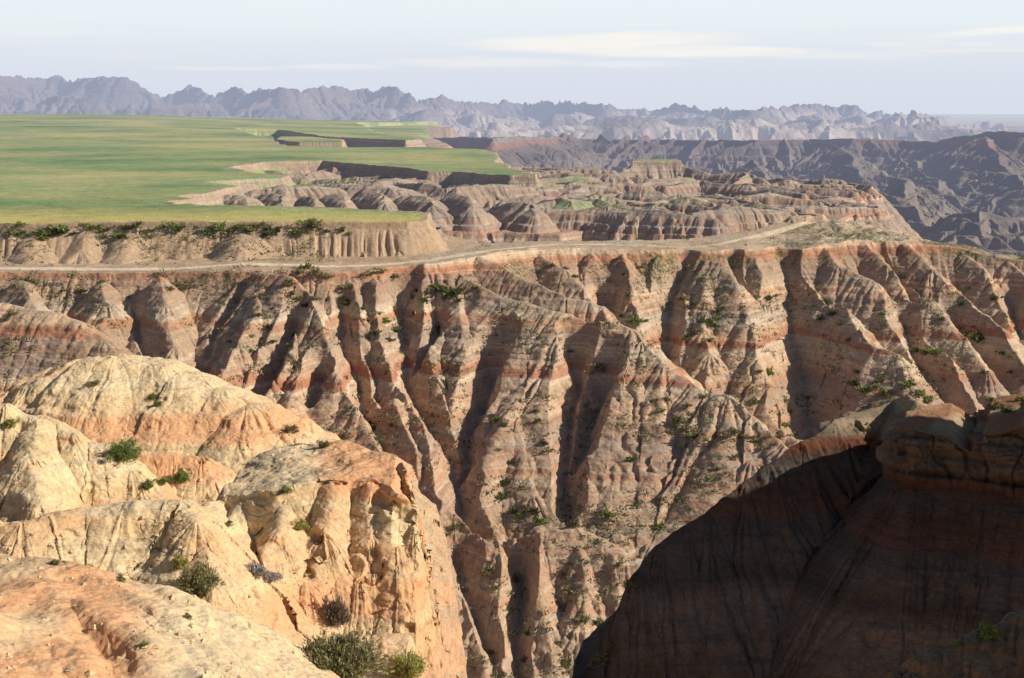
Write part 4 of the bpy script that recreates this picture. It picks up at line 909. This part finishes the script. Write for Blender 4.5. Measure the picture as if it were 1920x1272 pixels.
# bushes on the walls: a few shapes shared by all
protos = {}
for kind in ('dark', 'olive', 'green'):
    for s_ in range(3):
        fv, ff, sv, sf = bush_geo(16, 12, .34, 300 + s_, flat=.8)
        v = fv + sv; k = len(fv); f = ff + [tuple(i + k for i in q) for q in sf]
        protos[kind, s_] = raw_mesh('shrub', v, f, [LM[kind], bark], [0] * len(ff) + [1] * len(sf))
for n, (lab, pts) in mids.items():
    for (u, v, w), (loc, nor, ob_) in zip(pts, mid_hits[n]):
        if loc is None or loc.length > 420 or loc.length < 60: continue
        kind = 'olive' if 'olive' in lab or 'grey' in lab or r5.random() < .3 else ('green' if r5.random() < .45 else 'dark')
        o = bpy.data.objects.new('shrub', protos[kind, int(r5.integers(3))]); COL.objects.link(o)
        R_ = w * loc.length / FPX * .6 * r5.uniform(.85, 1.2)
        o.location = loc; o.scale = (R_ * r5.uniform(.9, 1.2), R_, R_ * r5.uniform(.6, .95)); o.rotation_euler = (0, 0, r5.uniform(0, 6))
        o['label'] = lab; o['category'] = 'shrub'; o['group'] = n
# low scrub too small and too many to count
v = []; f = []
for l, nrm in scr:
    s0 = r5.uniform(.3, .8)
    for i in range(10):
        p = np.array(l) + np.array([r5.normal(0, .5) * s0 * 1.3, r5.normal(0, .5) * s0, abs(r5.normal(0, .3)) * s0])
        d = r5.normal(0, .5, 3) + np.array([0, 0, .8]); d /= np.linalg.norm(d); e = np.cross(d, r5.normal(0, 1, 3)); e /= np.linalg.norm(e)
        L = s0 * r5.uniform(.3, .6); k = len(v)
        v += [tuple(p - e * L * .3), tuple(p + e * L * .3), tuple(p + d * L + e * L * .15), tuple(p + d * L - e * L * .15)]; f.append((k, k + 1, k + 2, k + 3))
o = bpy.data.objects.new('scrub', raw_mesh('scrub', v, f, [LM['dark'], LM['olive']], [int(n_ // 10 % 3 == 0) for n_ in range(len(f))])); COL.objects.link(o); o['kind'] = 'stuff'; o['label'] = 'low green scrub speckling the ledges and gullies of the canyon wall'
# ================================================================ light, sky, camera
SUN_EL = radians(30)      # azimuth from +X-right: direction to the sun
sd = np.array([cos(SUN_EL) * sin(radians(102)), cos(SUN_EL) * cos(radians(102)), sin(SUN_EL)])
from mathutils import Vector
sun = bpy.data.lights.new('sun', 'SUN'); sun.energy = 5.2; sun.angle = radians(.53); sun.color = (1.0, .915, .79)
so = bpy.data.objects.new('sun', sun); COL.objects.link(so)
so.rotation_euler = Vector(sd).to_track_quat('Z', 'Y').to_euler()
W_ = bpy.data.worlds.new('World'); bpy.context.scene.world = W_; W_.use_nodes = True
N = NT(W_.node_tree); N.n.clear()
skyn = N.new('ShaderNodeTexSky'); skyn.sky_type = 'NISHITA'; skyn.sun_disc = False; skyn.sun_elevation = SUN_EL; skyn.sun_rotation = radians(102); skyn.altitude = 800; skyn.dust_density = 2
b1 = N.new('ShaderNodeBackground', {'Color': skyn.outputs[0], 'Strength': .055})
gen = N.new('ShaderNodeTexCoord').outputs['Generated']
sx = N.new('ShaderNodeSeparateXYZ', {'Vector': gen}); dx, dy, dz = sx.outputs
grad = N.ramp(N.rng(dz, -.02, .14), [(0, (.66, .72, .80)), (.14, (.68, .73, .82)), (.25, (.70, .745, .84)), (.38, (.74, .79, .86)), (.5, (.80, .87, .91)), (.64, (.83, .91, .94)), (.78, (.70, .84, .89)), (1, (.50, .68, .84))])
# clouds: thin flat layers low over the range
az = N.math('DIVIDE', dx, N.math('MAXIMUM', dy, .05))
cv = N.new('ShaderNodeCombineXYZ', {0: N.math('MULTIPLY', az, 5.0), 1: N.math('MULTIPLY', dz, 70.0), 2: 0.0}).outputs[0]
c1 = N.noise(cv, 1.0, 6, .55); c2 = N.noise(cv, 3.1, 6, .6)
def win(a, lo, l1, h1, hi):
    return N.math('MULTIPLY', N.rng(a, lo, l1, 0, 1, True), N.rng(a, h1, hi, 1, 0, True))
def streak(azc, azw, ec, ew, tilt=0.0):
    """soft lens of cloud centred at azimuth azc, elevation ec"""
    u = N.math('DIVIDE', N.math('SUBTRACT', az, azc), azw)
    v = N.math('DIVIDE', N.math('SUBTRACT', N.math('SUBTRACT', dz, ec), N.math('MULTIPLY', N.math('SUBTRACT', az, azc), tilt)), ew)
    v = N.math('ADD', v, N.math('MULTIPLY', N.math('SUBTRACT', c1, .5), 2.2))
    r = N.math('ADD', N.math('MULTIPLY', u, u), N.math('MULTIPLY', v, v))
    return N.rng(r, 0.0, 1.0, 1.0, 0.0, True)
tot = None
for s_ in ((.06, .12, .0475, .008, .01, 1.0), (.13, .11, .041, .0055, -.01, .9), (.35, .075, .054, .0035, .05, 1.0), (-.02, .10, .034, .005, 0, .45), (.20, .14, .039, .004, 0, .4), (-.12, .05, .031, .003, 0, .4), (.08, .05, .033, .0035, 0, .45), (.33, .1, .041, .0025, 0, .4), (-.2, .06, .030, .002, 0, .3)):
    k = N.math('MULTIPLY', streak(*s_[:5]), s_[5])
    tot = k if tot is None else N.math('MAXIMUM', tot, k)
wisp = N.math('MULTIPLY', N.rng(c1, .5, .75, 0, .35, True), win(dz, .028, .04, .06, .09))
tot = N.math('MAXIMUM', tot, wisp)
tot = N.math('MULTIPLY', tot, N.rng(c2, .25, .6, .45, .9))
sk = N.mix(tot, grad, (.98, .94, .87))
b2 = N.new('ShaderNodeBackground', {'Color': sk, 'Strength': 1.0})
mx = N.new('ShaderNodeMixShader', {0: N.rng(dz, .085, .13, 1.0, 0.0, True), 1: b1.outputs[0], 2: b2.outputs[0]})
N.l.new(mx.outputs[0], N.new('ShaderNodeOutputWorld').inputs[0])
cam = bpy.data.cameras.new('camera'); cam.lens = 50; cam.sensor_width = 36; cam.clip_end = 200000; cam.clip_start = .5
co = bpy.data.objects.new('camera', cam); COL.objects.link(co); co.rotation_euler = (radians(90) - PITCH, 0, 0)
S_ = bpy.context.scene; S_.camera = co
S_.view_settings.view_transform = 'Standard'; S_.view_settings.look = 'None'; S_.view_settings.exposure = 0; S_.view_settings.gamma = 1
S_.cycles.max_bounces = 3; S_.cycles.diffuse_bounces = 2; S_.cycles.use_denoising = True
print('DONE', round(time.time() - T0, 1))
